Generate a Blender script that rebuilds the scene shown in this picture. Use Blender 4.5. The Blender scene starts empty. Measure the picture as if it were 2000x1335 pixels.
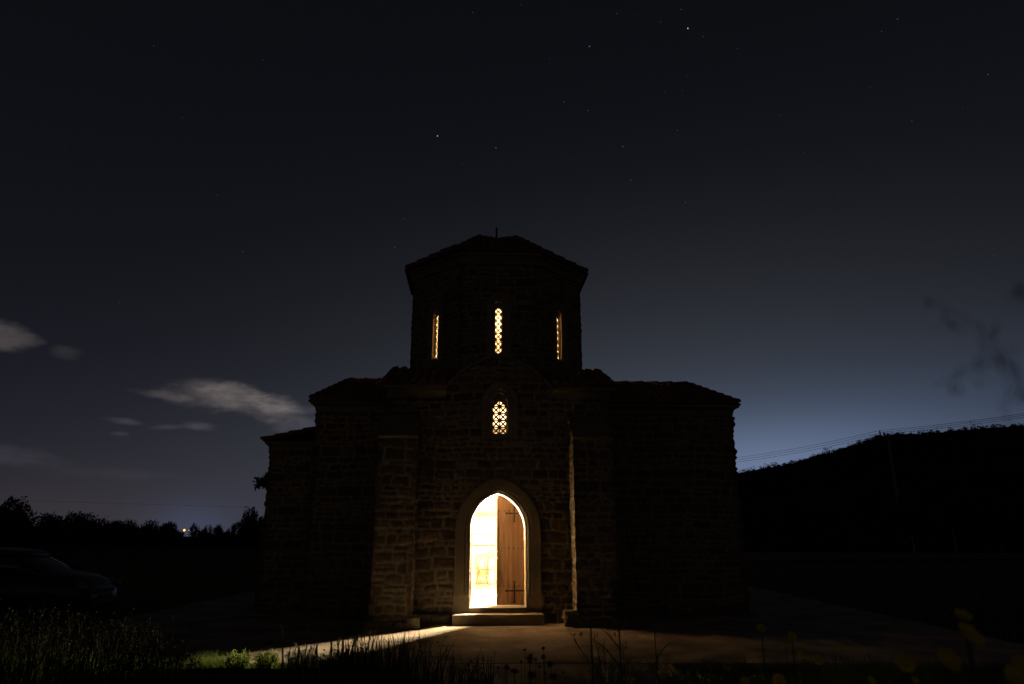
import bpy, bmesh, math, random
import numpy as np
from mathutils import Vector, Matrix
from mathutils.geometry import tessellate_polygon

# ------------------------------------------------------------------ camera
C = bpy.context.scene.collection
PITCH = math.radians(15.83); HC = 1.55; FPX = 1333.3
cam = bpy.data.cameras.new('camera'); camo = bpy.data.objects.new('camera', cam); C.objects.link(camo)
camo.location = (0, 0, HC); camo.rotation_euler = (math.pi/2 + PITCH, 0, 0)
cam.lens = 24; cam.sensor_width = 36; cam.clip_end = 6000; cam.clip_start = .05
cam.dof.use_dof = True; cam.dof.focus_distance = 13.3; cam.dof.aperture_fstop = 2.8
bpy.context.scene.camera = camo
sc = bpy.context.scene
sc.view_settings.view_transform = 'Standard'; sc.view_settings.look = 'None'
sc.view_settings.exposure = 0; sc.view_settings.gamma = 1

def pdir(x, y):                       # direction through a pixel of the 2000x1335 photograph
    a = (x-1000)/FPX; b = (667.5-y)/FPX
    d = Vector((a, math.cos(PITCH)-b*math.sin(PITCH), math.sin(PITCH)+b*math.cos(PITCH)))
    return d.normalized()
def at(x, y, Y):                      # point at depth Y
    d = pdir(x, y); t = Y/d.y
    return Vector((d.x*t, Y, HC+d.z*t))

# ------------------------------------------------------------------ world: night sky
W = bpy.data.worlds.new('World'); sc.world = W; W.use_nodes = True
nt = W.node_tree; nt.nodes.clear()
def N(t, **k):
    n = nt.nodes.new(t)
    for a, b in k.items(): setattr(n, a, b)
    return n
def M_(op, a, b=None, c=None, clamp=False):
    n = N('ShaderNodeMath', operation=op, use_clamp=clamp)
    for i, v in enumerate((a, b, c)):
        if v is None: continue
        if isinstance(v, (int, float)): n.inputs[i].default_value = v
        else: nt.links.new(v, n.inputs[i])
    return n.outputs[0]
tc = N('ShaderNodeTexCoord'); dirv = tc.outputs['Generated']
sep = N('ShaderNodeSeparateXYZ'); nt.links.new(dirv, sep.inputs[0])
AZ = M_('ARCTAN2', sep.outputs[0], sep.outputs[1])
EL = M_('ARCSINE', sep.outputs[2])
def azel(x, y):
    d = pdir(x, y); return math.atan2(d.x, d.y), math.asin(d.z)
def gauss(x, y, sa, se):
    a, e = azel(x, y)
    u = M_('MULTIPLY', M_('SUBTRACT', AZ, a), 1/sa); v = M_('MULTIPLY', M_('SUBTRACT', EL, e), 1/se)
    return M_('EXPONENT', M_('MULTIPLY', M_('ADD', M_('MULTIPLY', u, u), M_('MULTIPLY', v, v)), -.5))
terms = []                            # (factor socket or None, colour)
def term(f, col): terms.append((f, col))
term(None, (.0035, .0037, .0054))
ELp = M_('MAXIMUM', EL, 0.0)
term(M_('EXPONENT', M_('MULTIPLY', ELp, -1/.19)), (.016, .0165, .026))
term(gauss(1370, 960, .37, .20), (.034, .039, .046))
term(gauss(1600, 940, .28, .085), (.024, .048, .098))
term(gauss(1500, 925, .16, .045), (.070, .088, .145))
term(gauss(640, 1010, .25, .10), (.012, .012, .014))
term(gauss(372, 1030, .035, .022), (.010, .018, .045))
term(gauss(60, 1035, .16, .05), (.012, .006, .002))
# warm sky fill added behind the camera to brighten the facade
bk = M_('MAXIMUM', M_('MULTIPLY', sep.outputs[1], -1.0), 0.0)
term(M_('MULTIPLY', M_('POWER', bk, 4.0), M_('EXPONENT', M_('MULTIPLY', ELp, -3.0))), (.062, .045, .016))
# clouds
nz = N('ShaderNodeTexNoise'); nz.inputs['Scale'].default_value = 14; nz.inputs['Detail'].default_value = 5; nz.inputs['Roughness'].default_value = .55
mp = N('ShaderNodeMapping'); mp.inputs['Scale'].default_value = (1, 1, 2.6); nt.links.new(dirv, mp.inputs[0]); nt.links.new(mp.outputs[0], nz.inputs['Vector'])
nz2 = N('ShaderNodeTexNoise'); nz2.inputs['Scale'].default_value = 30; nz2.inputs['Detail'].default_value = 6; nz2.inputs['Roughness'].default_value = .6
nt.links.new(mp.outputs[0], nz2.inputs['Vector'])
noi = M_('ADD', M_('MULTIPLY', M_('SUBTRACT', nz.outputs[0], .5), 2.0), M_('MULTIPLY', M_('SUBTRACT', nz2.outputs[0], .5), 1.1))
def cloud(x, y, wx, wy, amp, col, tilt=0.0):
    a, e = azel(x, y)
    da = M_('SUBTRACT', AZ, a); de = M_('SUBTRACT', EL, e)
    de = M_('ADD', de, M_('MULTIPLY', da, tilt))
    u = M_('MULTIPLY', da, FPX/wx); v = M_('MULTIPLY', de, FPX/wy)
    r2 = M_('ADD', M_('MULTIPLY', u, u), M_('MULTIPLY', v, v))
    f = M_('SUBTRACT', M_('ADD', 1.0, M_('MULTIPLY', noi, 1.15)), r2)
    n = N('ShaderNodeMapRange', interpolation_type='SMOOTHSTEP'); nt.links.new(f, n.inputs[0])
    n.inputs[1].default_value = -.35; n.inputs[2].default_value = 1.35; n.inputs[3].default_value = 0; n.inputs[4].default_value = amp
    term(M_('MULTIPLY', n.outputs[0], M_('ADD', .95, M_('MULTIPLY', noi, .55))), col)
wm = (.105, .087, .080); gy = (.045, .043, .052)
cloud(415, 774, 105, 30, .58, wm, .02); cloud(480, 782, 90, 26, .42, wm, .10); cloud(540, 796, 58, 27, .66, wm, .08); cloud(325, 772, 66, 10, .32, wm, .1)
cloud(395, 750, 60, 14, .12, wm)
cloud(2, 656, 52, 22, .62, (.075, .064, .060), .05); cloud(130, 688, 26, 13, .34, (.05, .044, .045))
cloud(236, 820, 36, 6, .55, gy, .05); cloud(390, 830, 30, 9, .75, gy, .06); cloud(335, 832, 34, 5, .45, gy, -.1); cloud(232, 846, 16, 4, .35, gy)
cloud(30, 890, 76, 18, .28, gy, .08); cloud(235, 925, 130, 12, .15, gy); cloud(590, 828, 50, 18, .6, gy, -.2); cloud(600, 800, 40, 10, .5, gy)
acc = None
for f, col in terms:
    v = N('ShaderNodeVectorMath', operation='SCALE'); v.inputs[0].default_value = col
    if f is None: v.inputs['Scale'].default_value = 1
    else: nt.links.new(f, v.inputs['Scale'])
    if acc is None: acc = v.outputs[0]
    else:
        s = N('ShaderNodeVectorMath', operation='ADD'); nt.links.new(acc, s.inputs[0]); nt.links.new(v.outputs[0], s.inputs[1]); acc = s.outputs[0]
# darker below the horizon
hz = N('ShaderNodeMapRange'); nt.links.new(EL, hz.inputs[0]); hz.inputs[1].default_value = -.05; hz.inputs[2].default_value = 0; hz.inputs[3].default_value = .15; hz.inputs[4].default_value = 1
s = N('ShaderNodeVectorMath', operation='SCALE'); nt.links.new(acc, s.inputs[0]); nt.links.new(hz.outputs[0], s.inputs['Scale']); acc = s.outputs[0]
# stars: x, y, brightness, colour
blue = (.25, .42, 1.0); wht = (.9, .95, 1.0); vio = (.55, .5, 1.0); org = (1.0, .85, .6)
STARS = [(854.5,266,6,blue),(1343.5,56,3.2,wht),(1151.5,91,1.6,blue),(968.5,289,.7,wht),(1216.5,286.5,.8,vio),(1149,216,.5,vio),(1101,200,.28,wht),
 (1323,255,.4,blue),(1232,352.5,.35,wht),(1339,396,.3,wht),(1154,620,.28,blue),(771.5,484,.3,wht),(788,428,.2,wht),(712,553,.25,blue),(474,492,.25,wht),
 (1781,236,.55,blue),(1753,38,.3,wht),(1930,146,.35,wht),(1298,181,.25,vio),(1333,178,.2,vio),(923,25,.35,vio),(1330,19,.4,vio),(1373,72,.22,wht),(1205,27,.2,wht),
 (1018,10,.2,vio),(1290,44,.18,wht),(1342,151,.2,blue),(513,118,.3,blue),(1722,62,.2,wht),(902,320,.14,org),(1151,385,.2,blue),(1120,351,.14,blue),
 (1524,226,.18,wht),(1245,29,.1,vio),(1073,115,.12,wht),(424,381,.14,wht),(126,287,.12,blue),(300,90,.12,wht),(356,230,.1,wht),(1570,300,.12,wht),
 (1880,210,.14,blue),(1942,500,.15,wht),(1440,95,.12,wht),(1640,380,.12,blue),(930,407,.1,wht),(640,300,.1,vio),(233,590,.1,wht),(1700,170,.12,wht)]
for x, y, b, col in STARS:
    d = pdir(x, y)
    n = N('ShaderNodeVectorMath', operation='DISTANCE'); nt.links.new(dirv, n.inputs[0]); n.inputs[1].default_value = d
    b *= .42 if b > 1 else .6
    r = .00062
    m = N('ShaderNodeMapRange', interpolation_type='SMOOTHSTEP'); nt.links.new(n.outputs['Value'], m.inputs[0])
    m.inputs[1].default_value = 0; m.inputs[2].default_value = r*1.45; m.inputs[3].default_value = b if b > .6 else b*.5; m.inputs[4].default_value = 0
    v = N('ShaderNodeVectorMath', operation='SCALE'); v.inputs[0].default_value = col; nt.links.new(m.outputs[0], v.inputs['Scale'])
    s = N('ShaderNodeVectorMath', operation='ADD'); nt.links.new(acc, s.inputs[0]); nt.links.new(v.outputs[0], s.inputs[1]); acc = s.outputs[0]
bg = N('ShaderNodeBackground'); nt.links.new(acc, bg.inputs[0]); bg.inputs[1].default_value = 1
wo = N('ShaderNodeOutputWorld'); nt.links.new(bg.outputs[0], wo.inputs[0])
W.cycles.sampling_method = 'MANUAL'; W.cycles.sample_map_resolution = 512

LAMP_P = 4700.0        # the lamp standing behind the closed door leaf
DOME_P = 1000.0         # power of the fill light added high up in the drum

# ------------------------------------------------------------------ materials
def mat(name, col, rough=.85, var=.25, scale=8.0, bump=.3, bscale=40.0, metal=0.0, col2=None, spec=.3, coords='Object', detail=6):
    m = bpy.data.materials.new(name); m.use_nodes = True; t = m.node_tree; p = t.nodes['Principled BSDF']
    p.inputs['Roughness'].default_value = rough; p.inputs['Metallic'].default_value = metal
    p.inputs['Specular IOR Level'].default_value = spec
    tcn = t.nodes.new('ShaderNodeTexCoord')
    n = t.nodes.new('ShaderNodeTexNoise'); n.inputs['Scale'].default_value = scale; n.inputs['Detail'].default_value = detail
    t.links.new(tcn.outputs[coords], n.inputs['Vector'])
    r = t.nodes.new('ShaderNodeValToRGB'); t.links.new(n.outputs[0], r.inputs[0])
    c2 = col2 or tuple(c*(1+var) for c in col)
    r.color_ramp.elements[0].position = .32; r.color_ramp.elements[1].position = .68
    r.color_ramp.elements[0].color = (*[c*(1-var) for c in col], 1); r.color_ramp.elements[1].color = (*c2, 1)
    t.links.new(r.outputs[0], p.inputs['Base Color'])
    if bump:
        n2 = t.nodes.new('ShaderNodeTexNoise'); n2.inputs['Scale'].default_value = bscale; n2.inputs['Detail'].default_value = 5
        t.links.new(tcn.outputs[coords], n2.inputs['Vector'])
        b = t.nodes.new('ShaderNodeBump'); b.inputs['Strength'].default_value = bump; b.inputs['Distance'].default_value = .02
        t.links.new(n2.outputs[0], b.inputs['Height']); t.links.new(b.outputs[0], p.inputs['Normal'])
    return m
def stone_mat():
    m = mat('rubble_stone', (.5, .5, .5), .95, .3, 14, .5, 60)
    t = m.node_tree; p = t.nodes['Principled BSDF']
    nl = p.inputs['Base Color'].links[0].from_socket
    at_ = t.nodes.new('ShaderNodeAttribute'); at_.attribute_name = 'st'
    sx = t.nodes.new('ShaderNodeSeparateColor'); t.links.new(at_.outputs['Color'], sx.inputs[0])
    r = t.nodes.new('ShaderNodeValToRGB'); t.links.new(sx.outputs[1], r.inputs[0])
    e = r.color_ramp.elements
    e[0].position = 0; e[0].color = (.07, .05, .035, 1); e[1].position = 1; e[1].color = (.15, .125, .09, 1)
    for ps, cc in ((.3, (.12, .085, .05)), (.55, (.085, .07, .055)), (.8, (.17, .115, .065))):
        q = e.new(ps); q.color = (*cc, 1)
    mx = t.nodes.new('ShaderNodeMix'); mx.data_type = 'RGBA'
    t.links.new(sx.outputs[0], mx.inputs[0]); mx.inputs[6].default_value = (.23, .19, .13, 1); t.links.new(r.outputs[0], mx.inputs[7])
    m2 = t.nodes.new('ShaderNodeMix'); m2.data_type = 'RGBA'; m2.blend_type = 'MULTIPLY'; m2.inputs[0].default_value = 1
    t.links.new(mx.outputs[2], m2.inputs[6])
    sc_ = t.nodes.new('ShaderNodeMix'); sc_.data_type = 'RGBA'; sc_.blend_type = 'ADD'; sc_.inputs[0].default_value = 1
    t.links.new(nl, sc_.inputs[6]); t.links.new(nl, sc_.inputs[7]); t.links.new(sc_.outputs[2], m2.inputs[7])
    t.links.new(m2.outputs[2], p.inputs['Base Color'])
    return m
def emis(name, col, s):
    m = bpy.data.materials.new(name); m.use_nodes = True; p = m.node_tree.nodes['Principled BSDF']
    p.inputs['Base Color'].default_value = (*col, 1); p.inputs['Emission Color'].default_value = (*col, 1); p.inputs['Emission Strength'].default_value = s
    return m
MT = dict(
 stone=stone_mat(),
 dressed=mat('dressed_stone', (.235, .19, .125), .9, .14, 5, .25, 50),
 coping=mat('cornice_stone', (.19, .158, .105), .9, .18, 4, .3, 30),
 plaster=mat('white_plaster', (.74, .66, .52), .9, .04, 3, .1, 30),
 reveal=mat('lime_washed_reveal', (.62, .5, .34), .9, .06, 3, .1, 30),
 tile=mat('clay_roof_tile', (.16, .075, .045), .9, .35, 6, .3, 40),
 door=mat('oak_door', (.20, .105, .05), .6, .35, 5, .25, 60),
 iron=mat('wrought_iron', (.02, .017, .015), .6, .3, 20, .2, 80, .3),
 grille=mat('marble_grille', (.30, .24, .16), .8, .1, 10, .1, 50),
 floor=mat('terrazzo_floor', (.62, .56, .45), .35, .08, 20, .05, 50),
 pine=mat('pale_pine', (.68, .50, .30), .5, .12, 6, .1, 40),
 pave=mat('concrete_paving', (.22, .165, .11), .85, .22, 1.3, .7, 9, col2=(.40, .31, .21), detail=10, spec=.04),
 soil=mat('soil', (.04, .032, .02), .95, .35, 1.2, .5, 8, spec=.03),
 track=mat('dirt', (.20, .13, .07), .95, .2, .6, .3, 3, spec=.03),
 hill=mat('hillside', (.03, .032, .022), .98, .4, .05, .3, 1, spec=0),
 bark=mat('bark', (.07, .055, .04), .95, .3, 8, .4, 30),
 leafD=mat('dark_foliage', (.035, .05, .022), .8, .4, .8, 0, spec=.1),
 grassD=mat('dry_grass', (.065, .05, .022), .85, .35, 3, 0, spec=.05, col2=(.05, .055, .02)),
 grassG=mat('green_grass', (.15, .20, .035), .75, .35, 3, 0, spec=.15),
 leafG=mat('green_leaf', (.26, .34, .07), .7, .3, 12, 0, spec=.2),
 leafS=mat('silver_leaf', (.36, .42, .28), .75, .2, 12, 0, spec=.2),
 stemM=mat('plant_stem', (.06, .075, .03), .8, .3, 20, 0),
 yellow=mat('yellow_petal', (.52, .40, .035), .7, .15, 30, 0, spec=.1),
 seed=mat('seed_head', (.07, .05, .025), .9, .3, 60, 0),
 paint=mat('car_paint', (.03, .031, .036), .38, .05, 2, 0, metal=.4, spec=.6),
 glassD=mat('car_glass', (.012, .014, .018), .15, .05, 2, 0, spec=.8),
 rubber=mat('tyre_rubber', (.02, .02, .02), .9, .1, 10, .1, 60),
 alloy=mat('alloy', (.09, .09, .10), .35, .05, 5, 0, metal=.9),
 lens=mat('lamp_lens', (.10, .105, .12), .3, .05, 5, 0, metal=.2, spec=.8),
 plastic=mat('black_plastic', (.025, .025, .027), .5, .1, 10, 0),
 post=mat('galvanised_post', (.35, .36, .38), .5, .15, 10, .1, 40, .5),
 pole=mat('pole_wood', (.24, .19, .13), .9, .2, 3, .3, 20),
 wire=mat('wire', (.03, .03, .035), .6, .1, 10, 0),
 ceramic=mat('insulator_ceramic', (.06, .045, .04), .4, .1, 10, 0),
 chairw=mat('bentwood', (.38, .17, .07), .4, .15, 9, .05, 40),
 picture=mat('icon_paint', (.45, .30, .20), .6, .3, 25, 0, col2=(.70, .58, .42)),
 brass=mat('brass', (.6, .4, .12), .35, .1, 8, 0, metal=.9),
 bulb=emis('warm_bulb', (1, .72, .4), 40), sodium=emis('sodium_lamp', (1, .42, .07), 3.5), teal=emis('mercury_lamp', (.4, 1, .85), 1.8),
 warmfar=emis('far_lamp', (1, .6, .25), 1.6),
)
# oak: planks of vertical grain
def grain(m, sx, sz):
    t = m.node_tree
    for n in list(t.nodes):
        if n.type == 'TEX_NOISE':
            mp = t.nodes.new('ShaderNodeMapping'); mp.inputs['Scale'].default_value = (sx, sx, sz)
            src = n.inputs['Vector'].links[0].from_socket
            t.links.new(src, mp.inputs[0]); t.links.new(mp.outputs[0], n.inputs['Vector'])
grain(MT['door'], 4, .35); grain(MT['pine'], 4, .4); grain(MT['pole'], 4, .3)

# thin leaves let light through
for k in ('leafG', 'leafS', 'grassG'):
    t = MT[k].node_tree; p = t.nodes['Principled BSDF']; out = t.nodes['Material Output']
    tr = t.nodes.new('ShaderNodeBsdfTranslucent'); mx = t.nodes.new('ShaderNodeMixShader'); mx.inputs[0].default_value = .45
    t.links.new(p.inputs['Base Color'].links[0].from_socket, tr.inputs[0]); t.links.new(p.outputs[0], mx.inputs[1]); t.links.new(tr.outputs[0], mx.inputs[2]); t.links.new(mx.outputs[0], out.inputs[0])
# ------------------------------------------------------------------ helpers
class MB:
    def __init__(s): s.v = []; s.f = []; s.c = None
    def add(s, vs, fs):
        o = len(s.v); s.v.extend([tuple(map(float, q)) for q in vs]); s.f.extend([tuple(i+o for i in f) for f in fs]); return s
    def box(s, c, d, rz=0, rx=0, ry=0, bev=0):
        bm = bmesh.new(); bmesh.ops.create_cube(bm, size=1)
        for v in bm.verts: v.co = Vector((v.co.x*d[0], v.co.y*d[1], v.co.z*d[2]))
        if bev: bmesh.ops.bevel(bm, geom=bm.edges[:], offset=bev, segments=2, affect='EDGES')
        M = Matrix.Translation(c) @ Matrix.Rotation(rz, 4, 'Z') @ Matrix.Rotation(ry, 4, 'Y') @ Matrix.Rotation(rx, 4, 'X')
        bm.verts.index_update()
        s.add([M @ v.co for v in bm.verts], [[v.index for v in f.verts] for f in bm.faces]); bm.free(); return s
    def tube(s, pts, rad, n=6, cap=True):
        pts = [Vector(p) for p in pts]; k = len(pts)
        if not hasattr(rad, '__len__'): rad = [rad]*k
        vs = []; prev = None
        for i, p in enumerate(pts):
            d = (pts[min(i+1, k-1)]-pts[max(i-1, 0)]).normalized()
            if prev is None: a = d.orthogonal().normalized()
            else: a = (prev-d*prev.dot(d)).normalized()
            prev = a; b = d.cross(a)
            for j in range(n):
                w = 2*math.pi*j/n; vs.append(p+(a*math.cos(w)+b*math.sin(w))*rad[i])
        fs = [(i*n+j, i*n+(j+1) % n, (i+1)*n+(j+1) % n, (i+1)*n+j) for i in range(k-1) for j in range(n)]
        if cap: fs += [tuple(range(n))[::-1], tuple(range((k-1)*n, k*n))]
        return s.add(vs, fs)
    def lathe(s, prof, c=(0, 0, 0), n=16, sc=(1, 1)):
        vs = [(c[0]+r*math.cos(2*math.pi*j/n)*sc[0], c[1]+r*math.sin(2*math.pi*j/n)*sc[1], c[2]+z) for r, z in prof for j in range(n)]
        k = len(prof)
        fs = [(i*n+j, i*n+(j+1) % n, (i+1)*n+(j+1) % n, (i+1)*n+j) for i in range(k-1) for j in range(n)]
        fs += [tuple(range(n))[::-1], tuple(range((k-1)*n, k*n))]
        return s.add(vs, fs)
    def build(s, name, m, parent=None, smooth=False):
        me = bpy.data.meshes.new(name); me.from_pydata(s.v, [], s.f)
        if s.c is not None:
            a = me.attributes.new('st', 'FLOAT_COLOR', 'POINT'); a.data.foreach_set('color', np.asarray(s.c, dtype=np.float32).ravel())
        return link(name, me, m, parent, smooth)
def link(name, me, m, parent=None, smooth=False):
    me.materials.append(MT[m] if isinstance(m, str) else m)
    if smooth: me.polygons.foreach_set('use_smooth', [True]*len(me.polygons))
    me.update()
    o = bpy.data.objects.new(name, me); C.objects.link(o)
    if parent is not None: o.parent = parent
    return o
def np_mesh(name, V, F, m, parent=None, col=None, smooth=False):
    V = np.asarray(V, dtype=np.float32); F = np.asarray(F, dtype=np.int32); k = F.shape[1]
    me = bpy.data.meshes.new(name); me.vertices.add(len(V)); me.vertices.foreach_set('co', V.ravel())
    me.loops.add(F.size); me.loops.foreach_set('vertex_index', F.ravel())
    me.polygons.add(len(F)); me.polygons.foreach_set('loop_start', np.arange(0, F.size, k, dtype=np.int32))
    me.polygons.foreach_set('loop_total', np.full(len(F), k, dtype=np.int32))
    me.update(calc_edges=True)
    if col is not None:
        a = me.attributes.new('st', 'FLOAT_COLOR', 'POINT'); a.data.foreach_set('color', np.asarray(col, dtype=np.float32).ravel())
    return link(name, me, m, parent, smooth)
def tag(o, label=None, cat=None, group=None, kind=None):
    if label: o['label'] = label
    if cat: o['category'] = cat
    if group: o['group'] = group
    if kind: o['kind'] = kind
    return o
def empty(name, loc=(0, 0, 0), rz=0):
    o = bpy.data.objects.new(name, None); C.objects.link(o); o.location = loc; o.rotation_euler = (0, 0, rz); o.empty_display_size = .2
    return o
def copy_tree(o, parent=None):
    c = o.copy(); C.objects.link(c); c.parent = parent
    for ch in [q for q in bpy.data.objects if q.parent == o]: copy_tree(ch, c)
    return c
rs = np.random.RandomState(7); random.seed(5)
def vnoise(x, y, seed=0):
    xi = np.floor(x).astype(np.int64); yi = np.floor(y).astype(np.int64); fx = x-xi; fy = y-yi
    fx = fx*fx*(3-2*fx); fy = fy*fy*(3-2*fy)
    def h(a, b):
        n = (a*374761393+b*668265263+seed*974634777) & 0x7fffffff
        n = ((n ^ (n >> 13))*1274126177) & 0x7fffffff
        return ((n ^ (n >> 16)) & 0xffff)/65535.0
    return (h(xi, yi)*(1-fx)+h(xi+1, yi)*fx)*(1-fy)+(h(xi, yi+1)*(1-fx)+h(xi+1, yi+1)*fx)*fy
def sstep(a, b, x):
    t = np.clip((x-a)/(b-a), 0, 1); return t*t*(3-2*t)

# ------------------------------------------------------------------ the chapel
chapel = empty('chapel', (-.265, 13.6, 0), math.radians(3.0))
tag(chapel, 'dark rubble stone chapel with octagonal drum, tiled roofs and glowing open pointed doorway', 'chapel')

# rubble masonry
def courses(seed):
    r = np.random.RandomState(seed); z = [-.4]; 
    while z[-1] < 9.2: z.append(z[-1]+r.choice([.09, .12, .15, .19, .23], p=[.12, .23, .27, .23, .15]))
    return np.array(z)
def stone_field(S, Z, seed):
    zc = courses(seed); r = np.random.RandomState(seed+50)
    Sw = S+.018*(vnoise(S*6, Z*6, seed+1)-.5)*2; Zw = Z+.030*(vnoise(S*2.2, Z*.7, seed+2)-.5)*2+.016*(vnoise(S*9, Z*9, seed+3)-.5)*2
    ci = np.clip(np.searchsorted(zc, Zw)-1, 0, len(zc)-2)
    d = np.zeros_like(S); rnd = np.zeros_like(S)
    for c in np.unique(ci):
        m = ci == c; s = Sw[m]; z = Zw[m]; h = zc[c+1]-zc[c]
        b = [-7.0-r.rand()*.4]
        while b[-1] < 8: b.append(b[-1]+max(.11, h*r.uniform(.9, 2.5)))
        b = np.array(b); slant = r.uniform(-.22, .22, len(b)); zm = (z-zc[c]-h/2)
        k = np.clip(np.searchsorted(b, s)-1, 0, len(b)-2)
        sl = b[k]+slant[k]*zm; sr = b[k+1]+slant[k+1]*zm
        sp = r.rand(len(b)) < .2; sph = r.uniform(.35, .65, len(b)); rn = r.rand(len(b), 2)
        lo = np.full_like(s, zc[c]); hi = np.full_like(s, zc[c+1]); which = np.zeros(len(s), int)
        mid = zc[c]+sph[k]*h; up = (z > mid) & sp[k]; dn = (z <= mid) & sp[k]
        lo[up] = mid[up]; hi[dn] = mid[dn]; which[up] = 1
        dx = np.minimum(s-sl, sr-s); dz = np.minimum(z-lo, hi-z)
        R = .045; dd = np.minimum(dx, dz); cr = (dx < R) & (dz < R)
        dd[cr] = R-np.hypot(R-dx[cr], R-dz[cr])
        d[m] = dd; rnd[m] = rn[k, which]
    mw = .010+.012*vnoise(S*4, Z*4, seed+9)
    mask = sstep(mw-.004, mw+.012, d)
    rel = sstep(mw-.004, mw+.03, d)
    hgt = rel*(.011+.016*rnd)+.010*(vnoise(S*16, Z*16, seed+5)-.5)+.006*(vnoise(S*40, Z*40, seed+6)-.5)
    return mask, rnd, hgt
_cz = courses(999); _cr = np.random.RandomState(3).uniform(0, 1, len(_cz))
def cornerc(z, amp):
    k = np.clip(np.searchsorted(_cz, z)-1, 0, len(_cz)-2); t = (z-_cz[k])/(_cz[k+1]-_cz[k])
    r = np.sin(np.pi*np.clip(t, 0, 1))**.45
    return amp*(.25+.75*_cr[k])*r
WALLS = []
def stone_wall(name, p0, p1, z0, z1, seed, res=.022, hole=None, ends=('x', 'x'), amp=.05, base=0.0, parent=chapel, label=None):
    p0 = np.array(p0, float); p1 = np.array(p1, float); Wd = np.hypot(*(p1-p0)); d = (p1-p0)/Wd; n = np.array([d[1], -d[0]])
    ns = max(2, int(Wd/res)+1); nz = max(2, int((z1-z0)/res)+1)
    s = np.linspace(0, Wd, ns); z = np.linspace(z0, z1, nz); S, Z = np.meshgrid(s, z)
    mask, rnd, h = stone_field(S+(seed % 6)*.31, Z, seed)
    h = h+base; off = np.zeros_like(S); c = cornerc(Z, amp)
    for side, e in ((0, ends[0]), (1, ends[1])):
        dist = S if side == 0 else Wd-S; w = 1-sstep(0, .09, dist); sg = -1 if side == 0 else 1
        if e == 'x': h = h*(1-w)+c*w; off += sg*c*w; mask = np.maximum(mask, (1-sstep(.04, .09, dist))*sstep(.005, .012, c))
        elif e == 'c': h = h*(1-w*.8)
    X = p0[0]+d[0]*(S+off)+n[0]*h; Y = p0[1]+d[1]*(S+off)+n[1]*h
    V = np.stack([X, Y, Z], -1).reshape(-1, 3)
    col = np.stack([mask, rnd, mask*0, mask*0+1], -1).reshape(-1, 4)
    i = np.arange(nz*ns).reshape(nz, ns)
    F = np.stack([i[:-1, :-1], i[:-1, 1:], i[1:, 1:], i[1:, :-1]], -1).reshape(-1, 4)
    if hole is not None:
        sc_ = ((S[:-1, :-1]+S[1:, 1:])/2).ravel(); zc_ = ((Z[:-1, :-1]+Z[1:, 1:])/2).ravel()
        F = F[~hole(sc_, zc_)]
    o = np_mesh(name, V, F, 'stone', parent, col)
    if label: o['label'] = label
    return o

# pointed arches: family of offsets d from one arch
def arch(a, zs, h, z0, d=0.0, n=10, base_d=None):
    r = (a*a+h*h)/(2*a); cx = a-r; R = r+d; th = math.acos((r-a)/R)
    b = (a+d, z0 if base_d is None else z0-base_d)
    right = [b, (a+d, zs)]+[(cx+R*math.cos(th*i/n), zs+R*math.sin(th*i/n)) for i in range(1, n)]
    ap = (0, zs+R*math.sin(th))
    return right+[ap]+[(-x, z) for x, z in right[::-1]]
def in_arch(s, z, u0, a, zs, h, z0, d):
    r = (a*a+h*h)/(2*a); cx = a-r; R = r+d; u = np.abs(s-u0)
    return (z > z0) & (u < a+d) & ((z < zs) | (np.hypot(u-cx, np.maximum(z-zs, 0)) < R))
def ring(name, m, args, prof, frame, parent, base=None, closed_bottom=False):
    # sweep profile [(offset d, depth)] along the arch; frame(u, depth, z) -> chapel coordinates
    mb = MB(); rows = []
    for d, dep in prof:
        rows.append([frame(u, dep, z) for u, z in arch(*args, d=d)])
    k = len(rows[0]); vs = [p for r_ in rows for p in r_]
    fs = [(i*k+j, i*k+j+1, (i+1)*k+j+1, (i+1)*k+j) for i in range(len(rows)-1) for j in range(k-1)]
    fs += [tuple(i*k for i in range(len(rows))), tuple(i*k+k-1 for i in range(len(rows)))[::-1]]
    if closed_bottom:
        pass
    return mb.add(vs, fs).build(name, m, parent)

F0 = lambda u, dep, z: (u, dep, z)
DOOR = (.53, 1.67, .69, .27)          # half width, spring, rise, sill
WIN = (.16, 4.12, .24, 3.50)
GAB = [(0, 5.16), (.33, 5.035), (.57, 4.92), (.79, 4.75), (.98, 4.55), (1.06, 4.45)]
gx = np.array([g[0] for g in GAB]); gz = np.array([g[1] for g in GAB])
def facade_hole(s, z):
    u = s-2.2
    top = np.where(np.abs(u) < 1.06, np.interp(np.abs(u), gx, gz)-.01, 4.42)
    return in_arch(u, z, 0, DOOR[0], DOOR[1], DOOR[2], .0, .2) | in_arch(u, z, 0.02, WIN[0], WIN[1], WIN[2], WIN[3]-.06, .12) | (z > top)
stone_wall('front_wall', (-2.2, 0), (2.2, 0), -.15, 5.2, 11, hole=facade_hole, ends=('x', 'x'), amp=.03)
stone_wall('side_wall', (2.2, 0), (2.2, 1.8), -.15, 5.2, 12, res=.04, amp=.03, ends=('x', 'c'), hole=lambda s, z: z > 4.38+.38*s)
stone_wall('side_wall', (-2.2, 1.8), (-2.2, 0), -.15, 5.2, 13, res=.04, amp=.03, ends=('c', 'x'), hole=lambda s, z: z > 4.38+.38*(1.8-s))
stone_wall('transept_wall', (2.2, 1.8), (5.42, 1.8), -.15, 4.42, 14, ends=('c', 'x'), amp=.085)
stone_wall('transept_wall', (-4.0, 1.8), (-2.2, 1.8), -.15, 4.42, 15, ends=('x', 'c'), amp=.06)
stone_wall('side_wall', (5.42, 1.8), (5.42, 6.0), -.15, 4.42, 16, res=.05, amp=.085)
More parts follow.
